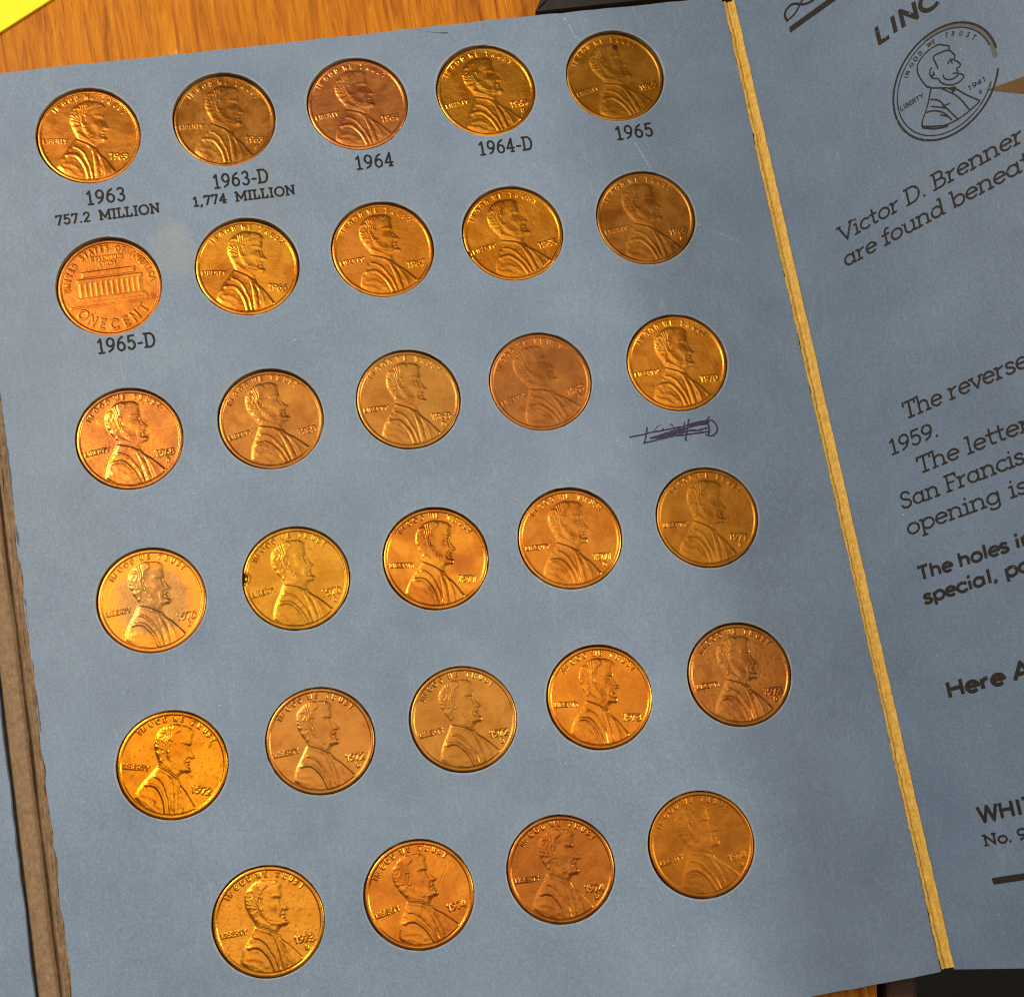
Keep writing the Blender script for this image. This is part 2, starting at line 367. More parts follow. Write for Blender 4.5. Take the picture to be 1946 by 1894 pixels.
def coin_mat(name, c1, c2, rough, seed, mott=.5, spot=0.0, spec=None, grain=.3, edge=None):
    m, nt, b = new_mat(name)
    off = (seed * 1.37, seed * .73, 0)
    v = objvec(nt, loc=off)
    n1 = noise(nt, v, 190, 4, .6, .8); n2 = noise(nt, v, 1500, 4, .65)
    f = math_n(nt, 'ADD', math_n(nt, 'MULTIPLY', n1, 1 - mott * .4), math_n(nt, 'MULTIPLY', n2, mott * .4))
    c1 = (c1[0] * .84, c1[1] * .70, c1[2] * .55); c2 = (c2[0] * .75, c2[1] * .63, c2[2] * .55)
    base = ramp(nt, f, [(.40, c2), (.58, c1)])
    tone = ramp(nt, noise(nt, objvec(nt, loc=(seed * .31, seed * 1.9, 0)), 95, 3, .55, 1.2), [(.42, (0, 0, 0)), (.66, (1, 1, 1))])
    tc = ((c2[0] * .70, c2[1] * .62, c2[2] * .9), (c1[0] * .9, c1[1] * 1.12, c1[2] * 1.2), (c2[0] * .8, c2[1] * .85, c2[2] * .8))[seed % 3]
    base = mixc(nt, math_n(nt, 'MULTIPLY', tone, .45), base, tc)
    # fine speckled toning
    base = mixc(nt, math_n(nt, 'MULTIPLY', ramp(nt, n2, [(.52, (0, 0, 0)), (.66, (1, 1, 1))]), mott), base, tuple(x * .55 for x in c2))
    if spot:
        s = ramp(nt, noise(nt, v, 620, 2, .4), [(.70, (0, 0, 0)), (.75, (1, 1, 1))])
        base = mixc(nt, math_n(nt, 'MULTIPLY', s, spot), base, (.06, .025, .01))
    if edge:   # toned band near the rim
        ln = nd(nt, 'ShaderNodeVectorMath', operation='LENGTH'); nt.links.new(objvec(nt), ln.inputs[0])
        rad = math_n(nt, 'ADD', math_n(nt, 'MULTIPLY', ln.outputs['Value'], 1 / (CR * MM)), math_n(nt, 'MULTIPLY', n1, .5))
        base = mixc(nt, ramp(nt, rad, [(.86, (0, 0, 0)), (1.12, (1, 1, 1))]), base, edge)
    if spec:   # one dark round spot (x, y in mm on the coin, radius)
        mp = objvec(nt, (1 / (spec[2] * MM),) * 2 + (0,), (-spec[0] / spec[2], -spec[1] / spec[2], 0))
        ln = nd(nt, 'ShaderNodeVectorMath', operation='LENGTH'); nt.links.new(mp, ln.inputs[0])
        s = ramp(nt, ln.outputs['Value'], [(.55, (1, 1, 1)), (1.0, (0, 0, 0))])
        base = mixc(nt, math_n(nt, 'MULTIPLY', s, .8), base, (.10, .028, .02))
    nt.links.new(base, b.inputs['Base Color'])
    b.inputs['Metallic'].default_value = 1.0
    rr = nd(nt, 'ShaderNodeMapRange'); rr.inputs['To Min'].default_value = rough * .75; rr.inputs['To Max'].default_value = rough * 1.3
    nt.links.new(n1, rr.inputs['Value']); nt.links.new(rr.outputs[0], b.inputs['Roughness'])
    scr = noise(nt, objvec(nt, (1, .06, 1), off, (0, 0, seed * .9)), 2600, 3, .6)
    h = math_n(nt, 'ADD', math_n(nt, 'MULTIPLY', n2, .7), math_n(nt, 'MULTIPLY', scr, .5))
    nt.links.new(bump(nt, h, grain, .00006), b.inputs['Normal'])
    return m

# ------------------------------------------------------------------ the table and what lies on it
TZ = -3.5
def wood_mat():
    m, nt, b = new_mat('orange_varnished_wood')
    v = objvec(nt, (1, .07, 1), rot=(0, 0, .03))
    g1 = noise(nt, v, 620, 6, .72, .8); g2 = noise(nt, objvec(nt, (1, .06, 1), rot=(0, 0, .05)), 2300, 3, .6, .3)
    big = noise(nt, objvec(nt, (1, .25, 1)), 42, 3, .5, 1.0)
    base = ramp(nt, g1, [(.34, (.26, .070, .003)), (.50, (.48, .160, .005)), (.64, (.60, .225, .008))])
    base = mixc(nt, math_n(nt, 'MULTIPLY', ramp(nt, g2, [(.60, (0, 0, 0)), (.70, (1, 1, 1))]), .7), base, (.24, .062, .003))
    base = mixc(nt, math_n(nt, 'MULTIPLY', ramp(nt, noise(nt, v, 640, 3, .6, 1.2), [(.66, (0, 0, 0)), (.72, (1, 1, 1))]), .5), base, (.88, .55, .15))
    base = mixc(nt, 1.0, base, ramp(nt, big, [(.3, (.90, .86, .8)), (.7, (1.08, 1.08, 1.06))]), 'MULTIPLY')
    nt.links.new(base, b.inputs['Base Color']); b.inputs['Roughness'].default_value = .5; b.inputs['Specular IOR Level'].default_value = .25
    nt.links.new(bump(nt, g2, .25, .0002), b.inputs['Normal'])
    return m
M_wood = wood_mat()
m, nt, b = new_mat('shaded_wood_edge'); b.inputs['Roughness'].default_value = .5
nt.links.new(ramp(nt, noise(nt, objvec(nt, (1, .05, 1)), 500, 4), [(.3, (.035, .012, .004)), (.7, (.085, .028, .008))]), b.inputs['Base Color']); M_edge = m  # wood darkened: the shadow on the table edge is put into its colour
def prism(name, pts, z0, z1, bev=0.0, seg=2):
    """closed prism from an outline (counter-clockwise), with bevelled top rim; mm"""
    n = len(pts); P = np.array(pts, float)
    ctr = P.mean(0)
    rings = [(P, z0)]
    if bev:
        prev = np.roll(P, 1, 0); nxt = np.roll(P, -1, 0)
        e1 = (P - prev) / np.linalg.norm(P - prev, axis=1)[:, None]; e2 = (nxt - P) / np.linalg.norm(nxt - P, axis=1)[:, None]
        nrm = np.c_[-(e1 + e2)[:, 1], (e1 + e2)[:, 0]]; nrm /= np.linalg.norm(nrm, axis=1)[:, None]
        for k in range(seg + 1):
            a = math.pi / 2 * k / seg
            rings.append((P + nrm * bev * (1 - math.cos(a)), z1 - bev + bev * math.sin(a)))
    else: rings.append((P, z1))
    V = np.concatenate([np.c_[r, np.full(n, z)] for r, z in rings])
    F = []
    for k in range(len(rings) - 1):
        for i in range(n):
            j = (i + 1) % n
            F.append((k * n + i, k * n + j, (k + 1) * n + j, (k + 1) * n + i))
    me = bpy.data.meshes.new(name)
    F.append(tuple(range(n))[::-1]); F.append(tuple((len(rings) - 1) * n + i for i in range(n)))
    me.from_pydata((V * MM).tolist(), [], F); me.update()
    return me
def rounded(pts, r, seg=5):
    out = []; n = len(pts)
    for i in range(n):
        p0, p1, p2 = [np.array(pts[(i + k) % n], float) for k in (-1, 0, 1)]
        a = (p0 - p1) / np.linalg.norm(p0 - p1); c = (p2 - p1) / np.linalg.norm(p2 - p1)
        for k in range(seg + 1):
            t = k / seg
            q0 = p1 + a * r * (1 - t); q1 = p1 + c * r * t
            out.append(tuple(q0 * (1 - t) + q1 * t))
    return out
table = tag(empty('table', (0, 0, -750)), 'orange varnished wooden table under the coin folder', 'table')
def ex(y, off=0): return 66.1 + off + (y + 105.2) * .19
def tchild(o): o.location = Vector((0, 0, 750)) * MM; return o
tchild(link('table_top', prism('table_top', [(-420, -200), (ex(-200), -200), (ex(420), 420), (-420, 420)], TZ - 22, TZ, .6), M_wood, table))
tchild(link('edge_band', prism('edge_band', [(ex(-200, 1.9), -200), (ex(-200, 8.2), -200), (ex(420, 8.2), 420), (ex(420, 1.9), 420)], TZ - 26, TZ - 1.2, 1.5), M_edge, table))
tchild(link('table_core', prism('table_core', [(-415, -195), (ex(-195, 2.5), -195), (ex(415, 2.5), 415), (-415, 415)], TZ - 24, TZ - 14), M_edge, table))
for lx, ly in ((-400, -180), (40, -180), (-400, 400), (150, 400)):
    tchild(link('leg', prism('leg', rounded([(lx - 22, ly - 22), (lx + 22, ly - 22), (lx + 22, ly + 22), (lx - 22, ly + 22)], 6), -750, TZ - 24), M_edge, table))
m, nt, b = new_mat('dark_floor'); b.inputs['Roughness'].default_value = .9
nt.links.new(ramp(nt, noise(nt, objvec(nt), 300, 4), [(.3, (.004, .004, .004)), (.7, (.011, .010, .009))]), b.inputs['Base Color'])
fl = link('floor', mesh_np('floor', [(-4000, -4000, -750), (4000, -4000, -750), (4000, 4000, -750), (-4000, 4000, -750)], [(0, 1, 2, 3)], smooth=False), m)
tag(fl, kind='structure')

m, nt, b = new_mat('yellow_paper'); b.inputs['Roughness'].default_value = .55
nt.links.new(ramp(nt, noise(nt, objvec(nt), 900, 3), [(.3, (.90, .80, .001)), (.7, (.94, .85, .002))]), b.inputs['Base Color']); M_note = m
pad = tag(empty('paper_pad', (-65.4, 100.9, TZ), math.radians(29.3)), 'bright yellow pad of note paper at the corner of the table', 'note pad')
link('sheet_stack', prism('sheet_stack', [(-40, .25), (35.7, .25), (35.7, 75.7), (-40, 75.7)], .0, .25), M_note, pad)
for k in range(3):
    me = prism('sheet', [(-40.2 + .1 * k, .1 - .05 * k), (36 - .1 * k, .05 * k), (36, 76), (-40.2, 76)], .27 + k * .10, .35 + k * .10)
    link('sheet', me, M_note, pad)
m, nt, b = new_mat('black_leatherette'); b.inputs['Roughness'].default_value = .6
nt.links.new(ramp(nt, noise(nt, objvec(nt), 900, 3), [(.3, (.006, .005, .004)), (.7, (.014, .012, .010))]), b.inputs['Base Color']); M_black = m
bc = tag(empty('black_case', (80, 91.2, TZ)), 'flat black case lying on the table behind the folder', 'case')
for nm, zz0, zz1, ins in (('base_shell', 0.0, 1.4, 0), ('lid', 1.5, 3.0, .2)):
    link(nm, prism(nm, rounded([(-42.6 + ins, .1 + ins), (46 - ins, .1 + ins), (80 - ins, 100 - ins), (16 + ins, 100 - ins)], .8 if nm == 'lid' else .8), zz0, zz1, .5), M_black, bc)

# ------------------------------------------------------------------ the coin folder
folder = tag(empty('coin_folder', (0, 0, TZ)), 'open blue cardboard coin folder with penny page and a raised printed page', 'coin folder')
def fchild(o): o.location = Vector((0, 0, -TZ)) * MM; return o
COINS = [  # row, column, x, y, turn
 (0,0,-50.89,75.42,-.5),(0,1,-25.44,75.63,1.0),(0,2,.04,75.81,11.3),(0,3,25.06,75.65,14.5),(0,4,50.83,75.58,19.3),
 (1,0,-51.0,45.1,0),(1,1,-25.37,45.33,-.2),(1,2,.11,45.45,11.6),(1,3,25.08,45.38,18.2),(1,4,51.18,45.24,12.5),
 (2,0,-51.1,15.2,12.4),(2,1,-25.42,15.24,16.7),(2,2,.13,15.18,6.2),(2,3,25.13,15.16,22.1),(2,4,51.51,15.24,7.9),
 (3,0,-51.14,-15.34,8.9),(3,1,-25.22,-15.35,12.7),(3,2,.19,-15.58,0),(3,3,25.2,-15.58,4.1),(3,4,51.26,-15.54,.9),
 (4,0,-51.34,-45.43,-8.3),(4,1,-25.38,-45.38,8.3),(4,2,.18,-45.64,11.6),(4,3,25.19,-45.63,.3),(4,4,51.45,-45.63,6.8),
 (5,0,-38.91,-75.12,7.1),(5,1,-12.61,-75.03,16.3),(5,2,12.79,-74.96,3.8),(5,3,38.48,-74.94,14.5)]
HR = 9.70
def page_z0(x, y):
    return .28 * np.sin(x / 37 + .6) * np.cos(y / 45 - .3) + .14 * np.sin((x + y) / 23) + .08 * np.sin(x / 9.5 + 1) * np.sin(y / 11.0)
def page_z(x, y):
    x = np.asarray(x, float); y = np.asarray(y, float); z = page_z0(x, y)
    for i, c in enumerate(COINS):   # the card bulges a little where the coins were pressed in
        r = np.hypot(x - c[2], y - c[3]); an = np.arctan2(y - c[3], x - c[2])
        z = z + (.10 + .05 * math.sin(i * 2.3)) * (1 + .6 * np.sin(an * 2 + i)) * np.exp(-np.clip(r - HR, 0, 40) / 1.1)
    return z
def right_edge(y): return np.interp(y, [-104.6, -12.6, 89.5], [77.0, 76.1, 75.4])
# outline of the page
out = []
def jit(k, a=.10): return a * float(vnoise(np.array([k * .55]), np.array([3.3]), 5)[0]) + a * .6 * float(vnoise(np.array([k * .17]), np.array([1.3]), 8)[0])
k = 0
for x in np.arange(-72.6, 76.7, 1.2): out.append((x, -104.6 + jit(k))); k += 1
out.append((76.95, -104.5))
for y in np.arange(-103.8, 88.6, 1.2): out.append((float(right_edge(y)) + jit(k, .14), y)); k += 1
for x in np.arange(75.0, -73, -1.2): out.append((x, float(np.interp(x, [-74, -6, 36, 70, 75.5], [89.9, 90.2, 90.45, 89.9, 89.3])) + jit(k))); k += 1
for y in np.arange(89.0, -104.2, -1.2): out.append((-73.0 + jit(k, .28), y)); k += 1
NO = len(out)
NH = 84
pts2 = [Vector(p) for p in out]; edges = [(i, (i + 1) % NO) for i in range(NO)]
lip = []
for c in COINS:
    s = len(pts2)
    for q in range(NH):
        a = 2 * math.pi * q / NH
        rr = HR + .30 + .10 * float(vnoise(np.array([a * 5.0]), np.array([c[2] + c[3]]), 4)[0])
        pts2.append(Vector((c[2] + rr * math.cos(a), c[3] + rr * math.sin(a))))
    edges += [(s + q, s + (q + 1) % NH) for q in range(NH)]
    for q in range(0, NH, 2):
        a = 2 * math.pi * q / NH; pts2.append(Vector((c[2] + (HR + .9) * math.cos(a), c[3] + (HR + .9) * math.sin(a))))
cc = np.array([(c[2], c[3]) for c in COINS])
for gx in np.arange(-70, 75, 3.0):
    for gy in np.arange(-101, 89, 3.0):
        if np.hypot(cc[:, 0] - gx, cc[:, 1] - gy).min() > HR + 1.6: pts2.append(Vector((gx, gy)))
v2, _, f2, _, _, _ = delaunay_2d_cdt(pts2, edges, [], 1, 1e-5)
P2 = np.array([tuple(v) for v in v2])
T2 = np.array([f for f in f2 if len(f) == 3])
cen = P2[T2].mean(1)
keep = (np.hypot(cen[:, None, 0] - cc[None, :, 0], cen[:, None, 1] - cc[None, :, 1]).min(1) > HR + .05)
T2 = T2[keep]
me = mesh_np('coin_page', np.c_[P2, page_z(P2[:, 0], P2[:, 1])], tris=T2)
page = fchild(link('coin_page', me, M_page, folder))
def pchild(o): return o
# cut sides and underside of the page
O = np.array(out); zo = page_z(O[:, 0], O[:, 1])
V = np.concatenate([np.c_[O, zo - .004], np.c_[O * 1.0004, zo - .18], np.c_[O, np.full(NO, TZ + .02)]])
q = [(k * NO + i, (k + 1) * NO + i, (k + 1) * NO + (i + 1) % NO, k * NO + (i + 1) % NO) for k in range(2) for i in range(NO)]
link('page_edge', mesh_np('page_edge', V, q), M_wall, page)
me = bpy.data.meshes.new('backing_board')
zb = -1.9
me.from_pydata([Vector((x, y, z)) * MM for x, y, z in [(-72.5, -104, zb), (75, -104, zb), (74.8, 88.6, zb), (-72.5, 88.6, zb)]], [], [(0, 1, 2, 3)])
link('backing_board', me, M_blue, page)
# the punched holes: rounded paper lip and a cut wall each
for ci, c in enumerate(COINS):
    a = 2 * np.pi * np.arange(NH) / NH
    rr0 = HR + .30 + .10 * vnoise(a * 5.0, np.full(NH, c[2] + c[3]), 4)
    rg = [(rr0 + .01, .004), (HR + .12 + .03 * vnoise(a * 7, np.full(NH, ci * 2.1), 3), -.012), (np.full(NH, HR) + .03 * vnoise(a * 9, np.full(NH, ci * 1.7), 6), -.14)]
    def ringv(rs):
        out_ = []
        for r_, z_ in rs:
            x = c[2] + r_ * np.cos(a); y = c[3] + r_ * np.sin(a); out_.append(np.c_[x, y, page_z(x, y) + z_])
        return np.concatenate(out_)
    V = ringv(rg)
    q = [(k * NH + i, (k + 1) * NH + i, (k + 1) * NH + (i + 1) % NH, k * NH + (i + 1) % NH) for k in range(2) for i in range(NH)]
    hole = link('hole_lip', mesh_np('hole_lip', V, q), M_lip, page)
    V = ringv([(rg[2][0], -.14), (rg[2][0] + .02, -.6), (np.full(NH, HR), -2.2)])
    link('hole_wall', mesh_np('hole_wall', V, q), M_wall, page)
# captions printed on the page
def caption(s, x0, x1, y, cap, wgt):
    SPC[0] = .75
    st = text_strokes(s, 0, 0, cap * 1.07, True, track=.10); SPC[0] = .34
    xs = [p[0] for pl in st for p in pl]
    k = (x1 - x0) / (max(xs) - min(xs)); mnx = min(xs)
    st = [[(x0 + (px - mnx) * k, y + py) for px, py in pl] for pl in st]
    me = ink_mesh('caption', [(pl, wgt * 1.55) for pl in st], .06, .02, seed=int(abs(x0 * 7)), ragged=.03, drop=.0, zf=page_z)
    o = link('caption', me, M_ink, page); o['label'] = 'printed caption ' + s; return o
caption('1963', -52.6, -45.9, 61.5, 2.55, .135)
caption('757.2 MILLION', -58.8, -39.9, 58.25, 1.75, .125)
caption('1963-D', -29.0, -19.1, 61.65, 2.6, .135)
caption('1,774 MILLION', -33.3, -14.5, 58.55, 1.75, .125)
caption('1964', -2.0, 4.8, 62.1, 2.6, .135)
caption('1964-D', 21.9, 31.9, 62.1, 2.6, .135)
caption('1965', 48.9, 55.8, 62.0, 2.6, .135)
caption('1965-D', -54.3, -44.2, 32.15, 2.6, .14)
# violet pen scribble under the last coin of the third row
SCR = [[(39.83,1.89),(42.76,2.08),(43.89,2.25),(45.65,2.28),(47.88,2.41),(50.1,2.54),(51.47,2.74),(53.18,3.0),(55.15,2.94)],
 [(43.37,3.24),(42.98,2.05),(42.63,1.08),(42.22,.36)],[(42.22,.36),(43.56,.5),(45.57,.71),(47.81,.95),(49.99,.86),(52.2,.87),(54.74,.85)],
 [(43.68,1.16),(45.04,1.35),(46.86,1.71),(49.13,2.06),(51.36,2.19),(53.07,2.45),(54.72,2.44)],[(43.91,1.18),(45.62,.99),(47.42,1.18),(49.41,1.23),(51.01,1.56),(52.86,1.4),(54.56,1.61)],
 [(44.98,1.08),(46.8,1.38),(48.44,1.37),(50.2,1.9)],[(45.64,1.1),(47.46,1.4),(49.02,1.51),(50.33,1.43)],
 [(51.55,3.75),(51.08,2.45),(50.58,1.05),(50.21,-.02),(50.33,-.27)],[(50.64,3.31),(50.38,2.56)],[(55.46,3.64),(54.95,3.03),(55.03,1.77),(54.87,.66),(54.59,.13)],
 [(55.17,3.0),(55.92,2.89),(56.52,2.01),(56.63,1.19),(56.21,.46),(55.44,-.05),(54.69,.06),(54.2,.36)],[(44.6,2.49),(45.15,3.09),(45.98,3.42)],
 [(47.78,3.05),(48.16,3.28),(48.31,2.63),(48.19,2.31)],[(46.44,2.68),(45.92,2.24)],[(51.4,2.41),(53.67,2.7),(55.22,2.71)]]
HWS = [.16,.16,.17,.2,.2,.22,.22,.17,.12,.17,.16,.08,.09,.1,.22]
o = link('pen_scribble', ink_mesh('pen_scribble', [(smooth_path(p, 4), h) for p, h in zip(SCR, HWS)], .06, .022, 5, .03, .03, page_z), M_pen, page)
o['label'] = 'violet pen scribble crossing out a caption'
# worn creases, flecks and the small tear at the top edge
for pl, hw in (([(43.1, 89.3), (44.0, 87), (44.3, 85.4), (45.2, 83.9)], .11), ([(52.0, 61.2), (52.9, 58.6), (53.6, 56.8), (54.1, 55.2)], .12),
               ([(60.8, 42.7), (63.5, 41.0), (66.3, 39.3), (68.4, 37.9)], .07), ([(56.5, 22.0), (57.5, 21.0)], .08), ([(-19.0, 29.9), (-18.2, 29.3)], .06)):
    o = link('crease', ink_mesh('crease', [(smooth_path(pl, 8), hw)], .05, .012, int(hw * 900), .12, .34, page_z), M_crease, page)
fl_i = []
for k in range(46):
    fx, fy = rng.uniform(-71, 75), rng.uniform(-102, 88)
    if np.hypot(cc[:, 0] - fx, cc[:, 1] - fy).min() < HR + .5: continue
    a = rng.uniform(0, 6.3); L = rng.uniform(.05, .35)
    fl_i.append(([(fx, fy), (fx + L * math.cos(a), fy + L * math.sin(a))], rng.uniform(.03, .07)))
o = link('paper_flecks', ink_mesh('paper_flecks', fl_i, .12, .014, 3, .01, 0, page_z), M_speck, page); o['kind'] = 'stuff'
V = np.array([(13.7, 90.2, .02), (16.6, 90.3, .06), (18.9, 90.2, .5), (19.8, 88.55, .28), (17.6, 88.9, .10), (15.4, 89.5, .05)])
V[:, 2] += page_z(V[:, 0], V[:, 1])
V2 = V.copy(); V2[:, 2] -= .05
me = bpy.data.meshes.new('torn_flap'); n = 6
me.from_pydata((np.concatenate([V, V2]) * MM).tolist(), [], [(0, 5, 4, 1), (1, 4, 3, 2), (6, 7, 10, 11), (7, 8, 9, 10)] + [(i, (i + 1) % 6, 6 + (i + 1) % 6, 6 + i) for i in range(6)])
o = link('torn_flap', me, M_page, page); o['label'] = 'small torn paper flap at the top edge'

# ---- hinge between the coin page and the raised page (yellowed board showing)
H1 = np.array([79.2592, -104.2557, 0.0]); U3 = np.array([.658409, .005603, .752639]); W3 = np.array([-.008510, .999964, 0.0]); N3 = np.cross(U3, W3)
def panel_pt(u, v, d=0.0):
    u = np.asarray(u, float); v = np.asarray(v, float)
    return H1 + u[..., None] * U3 + v[..., None] * W3 + d * N3 if np.ndim(d) == 0 else H1 + u[..., None] * U3 + v[..., None] * W3 + np.asarray(d)[..., None] * N3
ny, nx = 520, 22
yy = np.linspace(-104.15, 88.9, ny)[:, None] * np.ones((1, nx)); t = np.linspace(0, 1, nx)[None, :] * np.ones((ny, 1))
xl = right_edge(yy) - .06 + .16 * fbm(yy / 1.3, yy * 0 + 2, 3) + .10 * vnoise(yy / .45, yy * 0, 8)
xr = H1[0] - .00851 * (yy - H1[1]) + .04 + .10 * fbm(yy / 2.2, yy * 0 + 7, 5)
X = xl + (xr - xl) * t
Z = .10 * (1 - t) - .55 * np.sin(np.pi * t) ** 1.0 + .28 * t
g1 = .42 + .10 * np.sin(yy / 31) ; g2 = .72 + .05 * np.sin(yy / 17 + 1)
Z = Z - .34 * np.exp(-((t - g1) / .05) ** 2) * (0.6 + .6 * vnoise(yy / 6, yy * 0, 2)) + .22 * np.exp(-((t - .22) / .10) ** 2) - .2 * np.exp(-((t - g2) / .04) ** 2)
Z = Z + .13 * fbm(X / .22, yy / 1.6, 11) + .05 * vnoise(X / .2, yy / .35, 21)
idx = np.arange(ny * nx).reshape(ny, nx)
quads = np.stack([idx[:-1, :-1], idx[:-1, 1:], idx[1:, 1:], idx[1:, :-1]], -1).reshape(-1, 4)
o = fchild(link('hinge_strip', mesh_np('hinge_strip', np.stack([X, yy, Z], -1).reshape(-1, 3), quads), M_yellow, folder)); o['label'] = 'yellowed bare board at the fold'
# ---- hinge on the left (brown board showing, deep grooves)
ny, nx = 520, 70
yy = np.linspace(-104.3, 89.5, ny)[:, None] * np.ones((1, nx)); t = np.linspace(0, 1, nx)[None, :] * np.ones((ny, 1))
X = -79.5 + t * 6.7 + .10 * fbm(yy / 3, yy * 0, 4) * (t > .9)
dlt = .05 * fbm(yy / 28, yy * 0 + 5, 6)
Z = -.55 + 0 * t
Z = Z - 1.6 * np.exp(-((t - (.06 - dlt * .2)) / .05) ** 2)                                   # groove at the left panel
gw = .67 + dlt * 1.3 + .03 * np.sin(yy / 40)
Z = Z + .50 * np.exp(-((t - .36 - dlt) / .24) ** 2)
Z = Z - 1.5 * np.exp(-((t - gw) / (.045 + .02 * vnoise(yy / 14, yy * 0, 41))) ** 2) * (.8 + .4 * fbm(yy / 9, yy * 0, 9))
tz = smooth01(.70, .80, t)
Z = Z + .40 * smooth01(.74, .97, t)
strand = vnoise(X / .30 + 1.2 * fbm(yy / 5, yy * 0 + 3, 43), yy / 5.0, 31) + .7 * vnoise(X / .16 + .8 * vnoise(yy / 2, yy * 0, 44), yy / 2.2, 47)
Z = Z + tz * (.26 * strand + .14 * vnoise(X / .2, yy / .7, 35)) + .06 * fbm(X / .5, yy / 3.0, 33) + .025 * vnoise(X / .2, yy / .5, 53)
idx = np.arange(ny * nx).reshape(ny, nx)
quads = np.stack([idx[:-1, :-1], idx[:-1, 1:], idx[1:, 1:], idx[1:, :-1]], -1).reshape(-1, 4)
o = fchild(link('hinge_strip', mesh_np('hinge_strip', np.stack([X, yy, Z], -1).reshape(-1, 3), quads), M_kraft, folder)); o['label'] = 'brown torn board at the left fold'

# ---- the panel left of the coin page
def slab_mesh(name, poly_uv, thick, f, nz=1):
    P = np.array(poly_uv, float); n = len(P)
    Vt = f(P[:, 0], P[:, 1], 0.0); Vb = f(P[:, 0], P[:, 1], -thick)
    Vr = f(P[:, 0] * 1.0, P[:, 1], -.12)
    me = bpy.data.meshes.new(name)
    V = np.concatenate([Vt, Vb])
    F = [tuple(range(n)), tuple(range(n, 2 * n))[::-1]] + [(i, n + i, n + (i + 1) % n, (i + 1) % n) for i in range(n)]
    me.from_pydata((V * MM).tolist(), [], F); me.update(); return me
lp = [(-150, -104.5), (-79.3, -104.5)] + [(-79.3 + jit(300 + i, .12), -104 + i * 1.5) for i in range(1, 129)] + [(-79.3, 89.6), (-150, 89.6)]
o = fchild(link('side_panel', slab_mesh('side_panel', lp, 3.3, lambda x, y, d: np.c_[x, y, np.full(len(x), d - .1)]), M_page, folder))

# ---- the raised printed panel on the right
ppoly = [(0.0, -.3)] + [(u, -.3 - .085 * u) for u in np.arange(4, 40, 4)] + [(149, -3.9), (149, 194.2), (.3, 194.2)] + [(.0 + jit(500 + i, .08), 193.5 - i * 2.0) for i in range(96)]
ppoly = ppoly[:]
panel = fchild(link('text_panel', slab_mesh('text_panel', ppoly, 2.2, lambda u, v, d: panel_pt(u, v, float(d))), M_blue, folder))
MP = Matrix(((U3[0], W3[0], N3[0], H1[0] * MM), (U3[1], W3[1], N3[1], H1[1] * MM), (U3[2], W3[2], N3[2], H1[2] * MM), (0, 0, 0, 1)))
def pprint(name, items, mat, step=.07, z=.03, seed=1, label=None, drop=.02, ragged=.016, flat=False):
    o = link(name, ink_mesh(name, items, step, z, seed, ragged, drop, None, flat), mat, panel)
    o.matrix_local = MP
    if label: o['label'] = label
    return o
def line(s, u0, v, cap, fitp, wgt, slab=True, space=0):
    st = text_strokes(s, u0 - .02 * cap, v, cap, slab, fit=fitp)
    pprint('printed_line', [(pl, wgt * 1.22) for pl in st], M_ink2, seed=len(s) * 7 + int(v), label='printed words ' + s.strip(), flat=not slab)
line('Victor D. Brenner', 10.3, 135.3, 3.0, ('Victor D. ', 19.2), .165)
line('are found beneath', 10.2, 130.45, 3.0, ('are found ', 21.7), .165)
line('The reverse', 14.7, 98.2, 3.1, ('The ', 8.8), .165)
line('1959.', 10.4, 92.95, 2.85, ('1959', 8.9), .165)
line('The letter', 14.9, 87.7, 3.0, ('The ', 9.4), .165)
line('San Francisco', 10.2, 82.6, 3.0, ('San ', 8.9), .165)
line('opening is', 10.2, 77.6, 3.0, ('opening ', 19.5), .165)
line('The holes in', 10.3, 68.95, 2.5, ('The holes ', 18.2), .24, False)
line('special, po', 10.3, 64.6, 2.5, ('special, ', 15.3), .24, False)
line('Here A', 10.5, 47.05, 2.85, ('Here ', 12.4), .30, False)
line('WHIT', 11.0, 24.4, 2.8, ('WHI', 8.2), .26, False)
line('No. 9', 10.9, 20.25, 1.9, ('No. ', 6.2), .16)
line('LINCOLN', 25.7, 166.5, 3.35, ('LIN', 9.0), .33, False)
pprint('rule_bar', [('poly', [(10.85, 13.4), (62, 13.4), (62, 14.6), (10.75, 14.6)])], M_ink2, .12, label='thick printed rule near the bottom')
pprint('rule_bar', [('poly', [(10.0, 179.35), (62, 179.9), (62, 181.1), (10.05, 180.55)])], M_ink2, .12, label='thick printed rule near the top')
s1 = [(9.97, 181.98), (9.75, 183.0), (10.0, 183.9), (11.41, 184.41), (12.58, 183.88), (14.11, 182.75), (16.04, 182.39), (17.8, 183.0), (19.4, 184.3), (21.2, 184.5), (23, 183.4), (24.8, 182.5)]
s2 = [(10.07, 182.0), (11.82, 182.31), (12.94, 183.11), (14.02, 183.9), (15.6, 184.6), (17.4, 184.1), (19.0, 182.9), (21, 182.4), (22.8, 183.2), (24.6, 184.4)]
pprint('ornament', [(smooth_path(s1), .24), (smooth_path(s2), .20)], M_ink2, label='printed interlaced ornament')
DC = (35.7, 152.77); DR = 9.75
